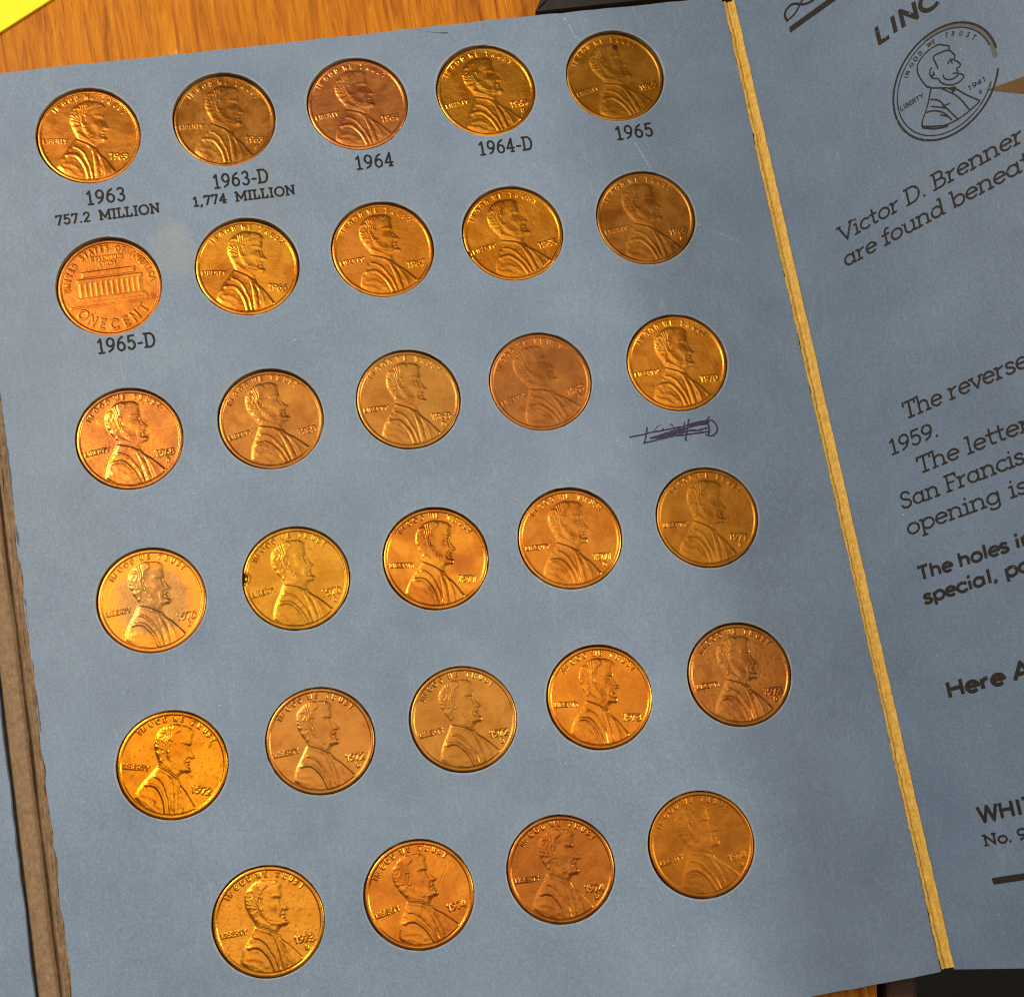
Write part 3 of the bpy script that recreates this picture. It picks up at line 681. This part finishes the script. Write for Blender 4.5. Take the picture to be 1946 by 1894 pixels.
D_ = {'head':[(32.64,153.67),(32.1,155.03),(31.72,156.46),(31.65,157.68),(32.03,158.63),(32.86,159.28),(33.99,159.73),(35.18,159.85),(36.42,159.62),(37.38,158.85),(37.96,158.33),(37.87,157.66),(38.3,156.8),(38.54,156.06),(38.27,155.51),(38.78,154.75),(39.1,154.04),(38.75,153.75),(38.34,153.8),(38.34,153.22),(38.31,152.81),(38.89,152.3),(39.16,151.69),(38.66,151.36),(37.92,151.24),(36.73,151.55),(35.65,152.37),(35.12,153.14),(34.87,153.88)],
 'neck':[(32.68,153.79),(33.5,152.99),(34.87,152.13),(35.99,151.43),(36.54,150.8)],'hair':[(37.8,157.64),(37.03,157.99),(36.21,158.15),(35.31,158.3),(34.87,157.99),(35.06,156.99),(35.24,155.7)],
 'ear':[(34.21,156.5),(33.77,156.19),(33.65,155.39),(34.03,154.56),(34.76,154.03)],'ear2':[(34.28,155.58),(34.37,155.08),(33.96,155.19)],'eye':[(37.13,155.51),(37.65,155.91),(38.14,155.59)],'eye2':[(37.72,155.58),(37.81,155.08)],'mouth':[(37.57,153.27),(38.08,153.02)],
 'smile':[(35.83,154.01),(35.9,153.38),(36.58,152.67),(37.5,152.38),(38.38,152.54)],'coat':[(33.21,153.02),(32.65,151.9),(31.83,150.35),(30.94,149.13),(30.37,148.3),(30.12,147.57)],
 'bottom':[(30.12,147.57),(31.12,146.89),(32.66,146.05),(34.21,145.34),(36.42,145.09),(38.43,145.31),(39.76,145.65),(40.66,145.95),(40.49,146.35)],'bottom2':[(30.19,147.23),(31.54,146.21),(33.08,145.43),(34.41,145.0)],
 'lapr':[(37.53,150.19),(38.56,148.68),(39.63,147.37),(40.59,146.21)],'lap':[(34.87,152.13),(36.08,150.65),(37.25,149.06),(38.07,147.26),(38.74,145.41)],
 'fold1':[(32.76,151.17),(33.75,150.49),(34.39,149.59),(34.73,148.65),(35.31,147.5),(35.86,146.29),(36.43,145.16)],'cross':[(34.5,148.86),(35.71,148.56)],'fold2':[(32.59,149.89),(33.7,149.13),(34.78,148.26)],
 'fold3':[(31.17,149.43),(32.27,149.2),(33.53,148.43),(34.44,147.45),(35.03,146.37),(35.35,145.66)],'fold3b':[(33.75,147.57),(34.58,146.85),(35.03,146.37)]}
items = [(smooth_path(p, 4) if len(p) > 2 else p, .135 if k != 'bottom2' else .18) for k, p in D_.items()]
items += [(A(DC[0], DC[1], DR, DR, 3, 340, 90), .19), (A(DC[0], DC[1], DR - .8, DR - .8, 10, 328, 90), .11), ('poly', [(36.5, 151.3), (36.6, 149.9), (37.5, 150.3), (37.4, 150.9)])]
def arc_text(s, angs, r, cap, cx=0.0, cy=0.0, inward=False, wide=1.0):
    out = []
    for ch, an in zip(s, angs):
        if ch == ' ': continue
        adv, st, se = G[ch]; a = math.radians(an)
        ex_, ey_ = (math.sin(a), -math.cos(a)), (math.cos(a), math.sin(a))
        if inward: ex_ = (-ex_[0], -ex_[1]); ey_ = (-ey_[0], -ey_[1])
        for pl in st:
            out.append([(cx + r * math.cos(a) + (px - adv / 2) * cap * wide * ex_[0] + (py - .5) * cap * ey_[0],
                         cy + r * math.sin(a) + (px - adv / 2) * cap * wide * ex_[1] + (py - .5) * cap * ey_[1]) for px, py in pl])
    return out
IG = [(28.86,158.11),(29.57,158.56),(30.8,159.34),(31.81,159.81),(32.82,160.34),(34.81,160.68),(35.62,160.44),(38.0,160.2),(38.96,159.5),(40.01,158.59),(41.05,157.69),(41.96,156.88)]
ig_a = [math.degrees(math.atan2(y - DC[1], x - DC[0])) for x, y in IG]
items += [(pl, .085) for pl in arc_text('INGODWETRUST', ig_a, 8.0, .75, *DC)]
items += [(pl, .085) for pl in text_strokes('LIBERTY', 27.0, 152.35, .8, False, fit=('LIBERTY', 4.7))]
items += [(pl, .085) for pl in text_strokes('1941', 39.3, 148.75, .85, False, fit=('1941', 3.4))]
items += [(pl, .085) for pl in text_strokes('S', 41.0, 147.15, .6, False)]
pprint('coin_drawing', items, M_ink2, .05, seed=4, label='printed outline drawing of a penny', drop=.02)
pprint('coin_drawing_tint', [(A(DC[0], DC[1], DR - .45, DR - .45, -5, 98, 40), .42)], M_shade, .08, .02, label='grey tint along the drawn coin rim')
pprint('pointer_arrow', [('poly', [(42.1, 147.2), (48.6, 145.72), (62, 142.7), (62, 136.0), (47.9, 142.85)])], M_brown, .12, label='brown printed pointer touching the drawn coin')
fl_i = []
for k in range(40):
    fx, fy = rng.uniform(2, 70), rng.uniform(2, 192); a = rng.uniform(0, 6.3); L = rng.uniform(.05, .4)
    fl_i.append(([(fx, fy), (fx + L * math.cos(a), fy + L * math.sin(a))], rng.uniform(.03, .07)))
o = pprint('paper_flecks', fl_i, M_speck, .12, .032, 3, drop=0, ragged=.01); o['kind'] = 'stuff'

# ------------------------------------------------------------------ the pennies
CR = 9.5
SIL = [(-.254,.002),(-.271,.078),(-.31,.207),(-.338,.322),(-.344,.397),(-.323,.492),(-.295,.586),(-.235,.663),(-.156,.713),(-.078,.751),(.009,.775),(.092,.774),(.183,.748),(.275,.722),(.34,.687),(.385,.631),(.406,.578),(.382,.545),(.365,.511),(.361,.437),(.345,.378),(.318,.339),(.325,.307),(.349,.241),(.386,.174),(.417,.132),(.398,.105),(.35,.103),(.327,.085),(.331,.047),(.304,.027),(.318,0),(.304,-.029),(.335,-.058),(.348,-.103),(.322,-.148),(.269,-.167),(.212,-.153),(.174,-.168),(.139,-.199),(.121,-.239),(.136,-.291),(.155,-.355),(.193,-.41),(.253,-.48),(.308,-.574),(.364,-.668),(.44,-.80),(.40,-.90),(.2,-.96),(-.2,-.96),(-.5,-.84),(-.62,-.70),(-.672,-.615),(-.687,-.589),(-.664,-.52),(-.627,-.441),(-.564,-.341),(-.478,-.245),(-.391,-.148),(-.318,-.061),(-.273,-.007)]
HAIR = [(-.23,.03),(-.27,.09),(-.31,.207),(-.344,.397),(-.323,.492),(-.295,.586),(-.235,.663),(-.156,.713),(-.078,.751),(.009,.775),(.092,.774),(.183,.748),(.275,.722),(.34,.687),(.385,.631),(.406,.578),(.36,.59),(.305,.619),(.187,.624),(.075,.58),(.045,.50),(.0,.44),(-.03,.49),(-.09,.47),(-.125,.36),(-.125,.22),(-.17,.10)]
COAT = [(-.273,-.007),(-.229,-.026),(-.058,-.138),(.04,-.21),(.11,-.262),(.136,-.291),(.155,-.355),(.253,-.48),(.364,-.668),(.44,-.80),(.40,-.90),(.2,-.96),(-.2,-.96),(-.5,-.84),(-.687,-.589),(-.627,-.441),(-.564,-.341),(-.391,-.148)]
def g(X, Y, x, y, sx, sy, rot=0.0):
    c, s = math.cos(rot), math.sin(rot); u = (X - x) * c + (Y - y) * s; v = -(X - x) * s + (Y - y) * c
    return np.exp(-(u / sx) ** 2 - (v / sy) ** 2)
def ridge(X, Y, pts, wd): return np.exp(-(dpoly(X, Y, smooth_path(pts, 5)) / wd) ** 2)
def portrait_height(X, Y):
    d = sdpoly(X, Y, SIL)
    h = .095 * smooth01(-.012, .075, d) + .045 * (1 - np.exp(-np.clip(d, 0, 9) / .03)) + .06 * smooth01(.02, .22, d)
    f = np.zeros_like(X)
    # face
    f += .05 * g(X, Y, .15, .24, .07, .05, -.4) - .055 * g(X, Y, .125, .10, .06, .075, .3) - .03 * g(X, Y, .09, .47, .06, .05)
    f += .055 * ridge(X, Y, [(.17, .425), (.24, .42), (.32, .375)], .025) + .03 * g(X, Y, .26, .53, .10, .07)
    f -= .085 * g(X, Y, .245, .345, .045, .028, -.1) ; f += .05 * g(X, Y, .25, .338, .022, .014)
    f -= .05 * ridge(X, Y, [(.295, .345), (.29, .28), (.30, .2)], .018)
    f += .06 * ridge(X, Y, [(.325, .33), (.35, .24), (.39, .15)], .024) + .045 * g(X, Y, .335, .135, .025, .018)
    f -= .055 * ridge(X, Y, [(.30, .13), (.255, .08), (.235, .01), (.25, -.03)], .017)
    f -= .06 * ridge(X, Y, [(.24, .03), (.275, .036), (.315, .028)], .011)
    f += .035 * ridge(X, Y, [(.26, .062), (.32, .055)], .016) + .035 * ridge(X, Y, [(.27, .0), (.315, -.005)], .014)
    f += .03 * ridge(X, Y, [(.20, .10), (.17, .02), (.19, -.04)], .022)
    beard = ridge(X, Y, [(-.04, .21), (-.02, .11), (.05, .0), (.15, -.085), (.27, -.105)], .055)
    f += beard * (.055 + .035 * vnoise(X * 34 + Y * 10, Y * 34, 3))
    f += .05 * g(X, Y, .295, -.10, .05, .045)
    # ear
    f += .085 * ridge(X, Y, [(-.015, .45), (-.055, .485), (-.095, .44), (-.108, .35), (-.098, .27), (-.07, .235), (-.052, .265)], .02)
    f += .04 * ridge(X, Y, [(-.03, .41), (-.06, .38), (-.065, .31)], .015) - .05 * g(X, Y, -.045, .345, .016, .05)
    # neck
    f -= .05 * g(X, Y, -.10, .10, .05, .10, .6) + .03 * g(X, Y, .06, -.12, .06, .04)
    f += .045 * ridge(X, Y, [(-.20, .10), (-.14, .03), (-.03, -.06), (.07, -.16)], .03)
    f += .03 * ridge(X, Y, [(-.09, .19), (-.03, .05), (.03, -.05)], .02)
    # hair: swept locks
    hd = sdpoly(X, Y, HAIR); hm = smooth01(-.005, .03, hd)
    wx = .06 * vnoise(X * 7, Y * 7, 5); wy = .06 * vnoise(X * 7 + 9, Y * 7, 6)
    ang = np.arctan2(Y + wy - .36, X + wx + .0); rad = np.hypot(X + wx, Y + wy - .36)
    locks = np.sin(ang * 19 + rad * 26 + 3.5 * vnoise(X * 9, Y * 9, 8)) * .5 + .5
    curls = vnoise(X * 30, Y * 30, 9) * .5 + vnoise(X * 52, Y * 52, 10) * .3
    f += hm * (.022 + .055 * locks ** 1.5 + .032 * curls)
    # coat
    cd = sdpoly(X, Y, COAT); cm = smooth01(-.004, .012, cd)
    f += cm * .045
    f -= .06 * ridge(X, Y, [(-.25, -.015), (-.058, -.128), (.10, -.252)], .014)
    f += .04 * ridge(X, Y, [(-.25, -.055), (-.07, -.175), (.06, -.285)], .022)
    k = np.zeros_like(X)
    for pts, wd, am in (([(-.031,-.191),(.035,-.361),(.069,-.586),(.07,-.793),(.06,-.9)], .034, .075), ([(-.46,-.36),(-.38,-.355),(-.28,-.40),(-.194,-.532),(-.139,-.699),(-.105,-.92)], .032, .12),
                        ([(-.31,-.21),(-.24,-.235),(-.151,-.344),(-.086,-.525),(-.045,-.676),(-.03,-.92)], .024, .09),
                        ([(-.526,-.55),(-.42,-.56),(-.32,-.63),(-.25,-.76)], .035, .035), ([(-.58,-.62),(-.46,-.68),(-.38,-.78)], .03, .03),
                        ([(.189,-.433),(.295,-.584),(.367,-.717),(.40,-.83)], .03, .075), ([(.12,-.36),(.18,-.52),(.22,-.70),(.22,-.88)], .026, .05)):
        k = np.maximum(k, am * ridge(X, Y, pts, wd))
    for pts in ([(-.40,-.40),(-.30,-.45),(-.225,-.56),(-.175,-.72),(-.16,-.88)], [(.0,-.28),(.02,-.45),(.015,-.65),(.0,-.88)], [(.12,-.42),(.135,-.6),(.13,-.86)]):
        k -= .045 * ridge(X, Y, pts, .016)
    f += k * smooth01(-.02, .03, cd) + cm * .018 * vnoise((X + Y) * 20, (X - Y) * 9, 14)
    f += .055 * g(X, Y, .115, -.285, .028, .022, .5) + .03 * g(X, Y, .14, -.33, .02, .02)
    return (h + f * smooth01(0, .035, d)) * (d > 0) + 0.0, d
def building_height(X, Y):
    h = np.zeros_like(X)
    def bxx(x0, x1, y0, y1, am, e=.012):
        return am * smooth01(-e, e, np.minimum(np.minimum(X - x0, x1 - X), np.minimum(Y - y0, y1 - Y)))
    tr = [(-.80, -.35), (.82, -.35), (.72, -.26), (.64, -.14), (-.64, -.14), (-.72, -.26)]
    h = np.maximum(h, .06 * smooth01(-.01, .012, sdpoly(X, Y, tr)))
    for y0, y1, x, am in ((-.345, -.305, .80, .10), (-.27, -.235, .60, .09), (-.20, -.14, .63, .10)): h = np.maximum(h, bxx(-x, x, y0, y1, am))
    h = np.maximum(h, bxx(-.60, .62, -.14, .18, .045))
    for k in range(12):
        x = -.555 + k * (1.12 / 11)
        h = np.maximum(h, .10 * np.sqrt(np.clip(1 - ((X - x) / .032) ** 2, 0, 1)) * ((Y > -.13) & (Y < .165)))
    h = np.maximum(h, bxx(-.62, .64, .165, .24, .15)); h = np.maximum(h, bxx(-.60, .62, .185, .20, .11))
    h = np.maximum(h, bxx(-.50, .515, .275, .375, .14)); h = np.maximum(h, bxx(-.515, .53, .36, .385, .17))
    h = np.maximum(h, .09 * g(X, Y, .76, -.30, .05, .06)); h = np.maximum(h, .07 * g(X, Y, -.72, -.29, .05, .05))
    d = np.maximum(np.maximum(sdpoly(X, Y, tr), np.minimum(np.minimum(X + .62, .64 - X), np.minimum(Y + .15, .25 - Y))), np.minimum(np.minimum(X + .515, .53 - X), np.minimum(Y - .23, .385 - Y)))
    return h, d
NG = 202
aa, bb = np.meshgrid(np.linspace(-1, 1, NG + 1), np.linspace(-1, 1, NG + 1))
with np.errstate(divide='ignore', invalid='ignore'):
    r_ = np.where(np.abs(aa) > np.abs(bb), aa, bb)
    ph = np.where(np.abs(aa) > np.abs(bb), np.pi / 4 * bb / aa, np.pi / 2 - np.pi / 4 * aa / bb)
ph = np.where((aa == 0) & (bb == 0), 0, ph)
GX = (r_ * np.cos(ph) * .972).ravel(); GY = (r_ * np.sin(ph) * .972).ravel(); GR = np.hypot(GX, GY)
ii = np.arange((NG + 1) ** 2).reshape(NG + 1, NG + 1)
TOPQ = np.stack([ii[:-1, :-1], ii[:-1, 1:], ii[1:, 1:], ii[1:, :-1]], -1).reshape(-1, 4)
PER = np.concatenate([ii[0, :-1], ii[:-1, -1], ii[-1, :0:-1], ii[:0:-1, 0]])
PH_, PD_ = portrait_height(GX, GY)
BH_, BD_ = building_height(GX, GY)
def text_h(strokes, hw):
    d = np.full(GX.shape, 9.0)
    for pl in strokes:
        P = np.array(pl); m = (GX > P[:, 0].min() - .05) & (GX < P[:, 0].max() + .05) & (GY > P[:, 1].min() - .05) & (GY < P[:, 1].max() + .05)
        if m.any(): d[m] = np.minimum(d[m], dpoly(GX[m], GY[m], pl))
    return smooth01(hw + .009, hw - .005, d), d - hw
def rot_text(s, x0, y0, x1, y1, cap):
    L = math.hypot(x1 - x0, y1 - y0); c, s_ = (x1 - x0) / L, (y1 - y0) / L
    st = text_strokes(s, 0, 0, cap, False, fit=(s, L))
    return [[(x0 + px * c - py * s_, y0 + px * s_ + py * c) for px, py in pl] for pl in st]
MOTTO = arc_text('INGODWETRUST', [134.7, 128.7, 117.5, 108.7, 99.8, 86.8, 78.7, 64.5, 56, 46.6, 39.2, 31.5], .862, .088, wide=.80)
LIB = rot_text('LIBERTY', -.90, -.045, -.425, -.096, .080)
us = 'UNITED STATES OF AMERICA'
REV1 = arc_text(us, [177 - k * (171 / (len(us) - 1)) for k in range(len(us))], .828, .105, wide=.8)
REV2 = arc_text('ONE CENT', [220, 236, 251.5, 260, 269.5, 286.5, 302, 319], .755, .20, inward=True, wide=.95)
REV3 = rot_text('E PLURIBUS', -.30, .60, .32, .595, .075) + rot_text('UNUM', -.15, .485, .17, .48, .075)
T_MOTTO, T_LIB = text_h(MOTTO, .0095), text_h(LIB, .0100)
T_R1, T_R2, T_R3 = text_h(REV1, .014), text_h(REV2, .019), text_h(REV3, .010)

def build_coin(ci, spec):
    row, col, cx, cy, turn = COINS[ci]
    date, mint, z_off, relief, seed = spec['date'], spec['mint'], spec['z'], spec['relief'], ci + 1
    rev = date is None
    rim = .13 * smooth01(.922, .944, GR) - .06 * smooth01(.962, .985, GR) ** 2
    rim_w = .012 * vnoise(np.arctan2(GY, GX) * 6, GR * 3, seed) * smooth01(.9, .93, GR)
    base, pd = (BH_, BD_) if rev else (PH_, PD_)
    inner = smooth01(.930, .912, GR)
    hh = base * relief * .76 * inner
    lab = np.zeros(GX.shape, int)        # 0 field
    lab[(pd > -.004) & (GR < .925)] = 1
    tx = []
    if rev:
        tx = [(T_R1, 2), (T_R2, 3), (T_R3, 4)]
    else:
        tx = [(T_MOTTO, 2), (T_LIB, 3), (text_h(rot_text(date, .335, -.508, .695, -.574, .124), .0118), 4)]
        if mint: tx.append((text_h(rot_text(mint, .50, -.672, .555, -.683, .070), .0105), 5))
    for (th, td), k in tx:
        hh = np.maximum(hh, th * .09 * min(1, relief * 1.15) * (GR < .93)) if k != 3 or rev else np.maximum(hh, th * .09 * min(1, relief * 1.15))
        lab[(td < .014) & (lab != 1)] = k
    lab[GR > .924] = 6
    wear = .010 * fbm(GX * 9, GY * 9, seed * 3) + .004 * vnoise(GX * 45, GY * 45, seed)
    # dish and a slight tilt in its seat
    Z = rim + rim_w + hh + wear - .03 * (1 - GR ** 2)
    for (ax, ay, wd, dp) in spec.get('nick', ()):
        Z = Z - dp * np.exp(-(((GX - ax) ** 2 + (GY - ay) ** 2) / wd ** 2) ** 2)
        Z = Z + .10 * np.exp(-((np.hypot(GX - ax, GY - ay) - wd * 1.35) / .025) ** 2) * (dp > .3)
    rs = random.Random(ci * 31 + 2)
    scr = list(spec.get('scratch', ()))
    for _ in range(rs.randint(3, 7)):
        x0, y0 = rs.uniform(-.7, .7), rs.uniform(-.6, .7); an = rs.uniform(0, 6.28); L = rs.uniform(.05, .35)
        scr.append((x0, y0, x0 + L * math.cos(an), y0 + L * math.sin(an), rs.uniform(.004, .012)))
    for x0, y0, x1, y1, dp in scr:
        ds = dseg(GX, GY, (x0, y0), (x1, y1)); Z = Z - dp * np.exp(-(ds / .009) ** 2) + dp * .4 * np.exp(-((ds - .02) / .009) ** 2)
    for _ in range(rs.randint(2, 6)):   # small bag dings
        x0, y0 = rs.uniform(-.8, .8), rs.uniform(-.8, .8); Z = Z - rs.uniform(.006, .018) * np.exp(-((GX - x0) ** 2 + (GY - y0) ** 2) / rs.uniform(.012, .03) ** 2)
    Z = Z - .16
    top = np.c_[GX * CR, GY * CR, Z]
    # edge rings
    pe = PER; nP = len(pe)
    a = np.arctan2(GY[pe], GX[pe])
    nickz = np.zeros(nP)
    for (ax, ay, wd, dp) in spec.get('nick', ()):
        nickz += dp * np.exp(-(((np.cos(a) - ax) ** 2 + (np.sin(a) - ay) ** 2) / (wd * 1.1) ** 2) ** 2)
    zr = Z[pe]
    rings = [top]
    for rr, dz in ((.988, -.035), (.997, -.09), (1.0, -.17)):
        rings.append(np.c_[np.cos(a) * CR * rr, np.sin(a) * CR * rr, zr + dz - nickz * .6])
    rings.append(np.c_[np.cos(a) * CR, np.sin(a) * CR, np.full(nP, -1.78 - z_off - .05)])
    V = np.concatenate(rings); n0 = len(top)
    ids = [pe] + [n0 + k * nP + np.arange(nP) for k in range(4)]
    EQ = np.concatenate([np.stack([ids[k], ids[k + 1], np.roll(ids[k + 1], -1), np.roll(ids[k], -1)], -1) for k in range(4)])
    Q = np.concatenate([TOPQ, EQ])
    fl = np.concatenate([np.where(False, 0, 0) * np.zeros(0, int), np.array([], int)])
    labq = lab[TOPQ]
    fl = labq.max(1)
    # text wins over field, portrait only where most corners are portrait
    fl = np.where((fl == 1) & ((labq == 1).sum(1) < 2), 0, fl)
    fl = np.concatenate([fl, np.full(len(EQ), 6)])
    # vertex normals of the whole coin, so parts join seamlessly
    e1 = V[Q[:, 1]] - V[Q[:, 0]]; e2 = V[Q[:, 2]] - V[Q[:, 0]]; e3 = V[Q[:, 3]] - V[Q[:, 0]]
    fn = np.cross(e1, e2) + np.cross(e2, e3)
    vn = np.zeros_like(V)
    for k in range(4): np.add.at(vn, Q[:, k], fn)
    flip = vn[n0 // 2, 2] < 0
    if flip: vn = -vn; Q = Q[:, ::-1]
    vn /= np.linalg.norm(vn, axis=1)[:, None] + 1e-12
    root = empty('penny', (cx + spec.get('dx', 0), cy + spec.get('dy', 0), float(page_z0(np.array(cx), np.array(cy))) + z_off), math.radians(turn + spec.get('rot', 0)))
    root.rotation_euler[0] = math.radians(spec.get('tx', 0)); root.rotation_euler[1] = math.radians(spec.get('ty', 0))
    mat = coin_mat('penny_copper_%d' % ci, spec['c1'], spec['c2'], spec['rough'], seed, spec.get('mott', .3), spec.get('spot', 0), spec.get('spec'), spec.get('grain', .3), spec.get('edge'))
    names = {0: 'field', 1: 'building_relief' if rev else 'portrait', 2: 'motto' if not rev else 'rim_inscription', 3: 'inscription', 4: 'date' if not rev else 'small_motto', 5: 'mint_mark', 6: 'rim'}
    for k, nm in names.items():
        sel = Q[fl == k]
        if not len(sel): continue
        u, inv = np.unique(sel, return_inverse=True)
        me = mesh_np(nm, V[u], inv.reshape(-1, 4), normals=vn[u])
        link(nm, me, mat, root)
    tag(root, spec['label'], 'coin', 'pennies pressed into the folder')
    return root

# colours (linear metal reflectance)
ORG, GLD, BRN, TAN, RED, OLV = (.80, .33, .060), (.82, .38, .045), (.52, .245, .050), (.58, .29, .070), (.74, .32, .10), (.58, .29, .045)
dORG, dGLD, dBRN, dTAN, dRED, dOLV = (.66, .235, .03), (.70, .28, .02), (.40, .165, .025), (.50, .225, .05), (.60, .23, .07), (.48, .225, .02)
def S(date, mint, c1, c2, rough, z, relief, label, **k):
    return dict(date=date, mint=mint, c1=c1, c2=c2, rough=rough, z=z, relief=relief, label=label, **k)
SPECS = [
 S('1963', '', ORG, dORG, .30, -.20, .85, 'orange 1963 penny above the caption 1963'),
 S('1963', 'D', TAN, dBRN, .38, -.16, .80, 'dull brown penny with a scratch, above the caption 1963-D', mott=.6, scratch=[(.52, .02, .64, .20, .03)]),
 S('1964', '', RED, dRED, .32, -.14, .80, 'reddish copper 1964 penny above the caption 1964'),
 S('1964', 'D', GLD, dGLD, .26, -.10, .9, 'shiny golden penny above the caption 1964-D'),
 S('1965', '', OLV, dOLV, .40, -.12, .75, 'olive brown penny with a dark spot above the caption 1965', spec=(3.3, 5.6, .75), mott=.2),
 S(None, '', (.66, .27, .05), (.58, .21, .035), .38, -.36, .72, 'penny showing its columned building side, above the caption 1965-D', dx=.10, dy=-.10),
 S('1966', '', GLD, dORG, .28, -.10, 1.0, 'golden orange 1966 penny right of the building-side penny'),
 S('1967', '', ORG, dGLD, .32, -.06, .95, 'golden 1967 penny between the 1966 and 1968 pennies'),
 S('1968', '', GLD, dGLD, .30, -.05, .9, 'bright golden 1968 penny with a nick on its left edge', nick=[(-1.0, -.02, .06, .22)]),
 S('1968', 'D', BRN, dBRN, .38, -.05, .65, 'worn brown 1968 penny, last in the second row', mott=.25),
 S('1968', 'S', ORG, dRED, .28, .04, 1.05, 'mottled orange 1968 penny with clear lettering, first in the third row', mott=.8),
 S('1969', '', TAN, dTAN, .36, .04, .95, 'tan brown 1969 penny, second in the third row', mott=.25),
 S('1969', 'D', TAN, dTAN, .36, .04, .85, 'tan 1969 penny in the middle of the third row', mott=.2),
 S('1969', 'S', (0.526, 0.235, 0.07), (0.432, 0.176, 0.049), .42, .02, .65, 'dull pinkish brown 1969 penny left of the 1970 penny over the scribble', mott=.2),
 S('1970', '', (.92, .42, .055), (.86, .36, .04), .30, .0, 1.0, 'shiny orange 1970 penny above the violet pen scribble', mott=.1),
 S('1970', 'D', (.50, .28, .10), (.42, .22, .07), .36, .10, 1.0, 'grey tan 1970 penny with orange toned rim, first in the fourth row', mott=.45, edge=(.66, .23, .03)),
 S('1970', 'S', (0.677, 0.378, 0.056), (0.583, 0.286, 0.0315), .36, .12, .95, 'ochre yellow 1970 penny with a notch bitten into its rim', nick=[(-.93, .37, .085, .45)], mott=.35, spot=.4),
 S('1971', '', (0.827, 0.378, 0.049), dORG, .28, .10, 1.05, 'golden orange 1971 penny in the middle of the fourth row', spot=.5),
 S('1971', 'D', (0.752, 0.319, 0.056), dORG, .32, .10, .85, 'orange brown 1971 penny, fourth in the fourth row', mott=.15),
 S('1971', 'S', (0.564, 0.269, 0.042), (0.47, 0.202, 0.028), .38, .06, .75, 'dull ochre brown 1971 penny at the right end of the fourth row', mott=.3),
 S('1972', '', (0.893, 0.403, 0.0245), (0.799, 0.286, 0.014), .24, .22, 1.1, 'vivid orange 1972 penny, first in the fifth row', mott=.7, spot=.5, grain=.6),
 S('1972', 'D', (0.583, 0.277, 0.07), (0.517, 0.21, 0.042), .32, .22, 1.0, 'brown 1972 penny, second in the fifth row', mott=.15),
 S('1972', 'S', (0.62, 0.319, 0.077), (0.545, 0.252, 0.049), .34, .20, .95, 'tan brown 1972 penny in the middle of the fifth row', mott=.25),
 S('1973', '', (0.827, 0.344, 0.042), (0.733, 0.269, 0.028), .28, .20, 1.0, 'bright orange 1973 penny, fourth in the fifth row', mott=.3),
 S('1973', 'D', (0.583, 0.252, 0.063), (0.508, 0.193, 0.042), .30, .16, .85, 'reddish brown 1973 penny with smeared toning at the right of the fifth row', mott=.6),
 S('1973', 'S', (0.865, 0.42, 0.056), (0.79, 0.336, 0.035), .28, .22, 1.05, 'golden 1973 penny, first in the bottom row', mott=.7, grain=.6),
 S('1974', '', (0.808, 0.336, 0.042), dORG, .28, .20, .95, 'orange 1974 penny, second in the bottom row', mott=.5, scratch=[(.45 + .06 * k, .05 + .05 * k, .78, .30 + .05 * k, .012) for k in range(4)]),
 S('1974', 'D', (0.545, 0.21, 0.042), (0.451, 0.151, 0.028), .30, .18, .85, 'dark copper brown 1974 penny, third in the bottom row', mott=.3),
 S('1974', 'S', (0.545, 0.235, 0.035), (0.47, 0.185, 0.0245), .42, .14, .6, 'worn dull brown 1974 penny, last in the bottom row', mott=.35),
]
for ci, sp in enumerate(SPECS):
    r2 = random.Random(ci * 13 + 5)
    sp.setdefault('tx', r2.uniform(-.9, .9)); sp.setdefault('ty', r2.uniform(-.9, .9))
    sp.setdefault('dx', r2.uniform(-.03, .12)); sp.setdefault('dy', r2.uniform(-.12, .03))
    sp['z'] -= .12 if COINS[ci][0] < 3 else .05
    build_coin(ci, sp)
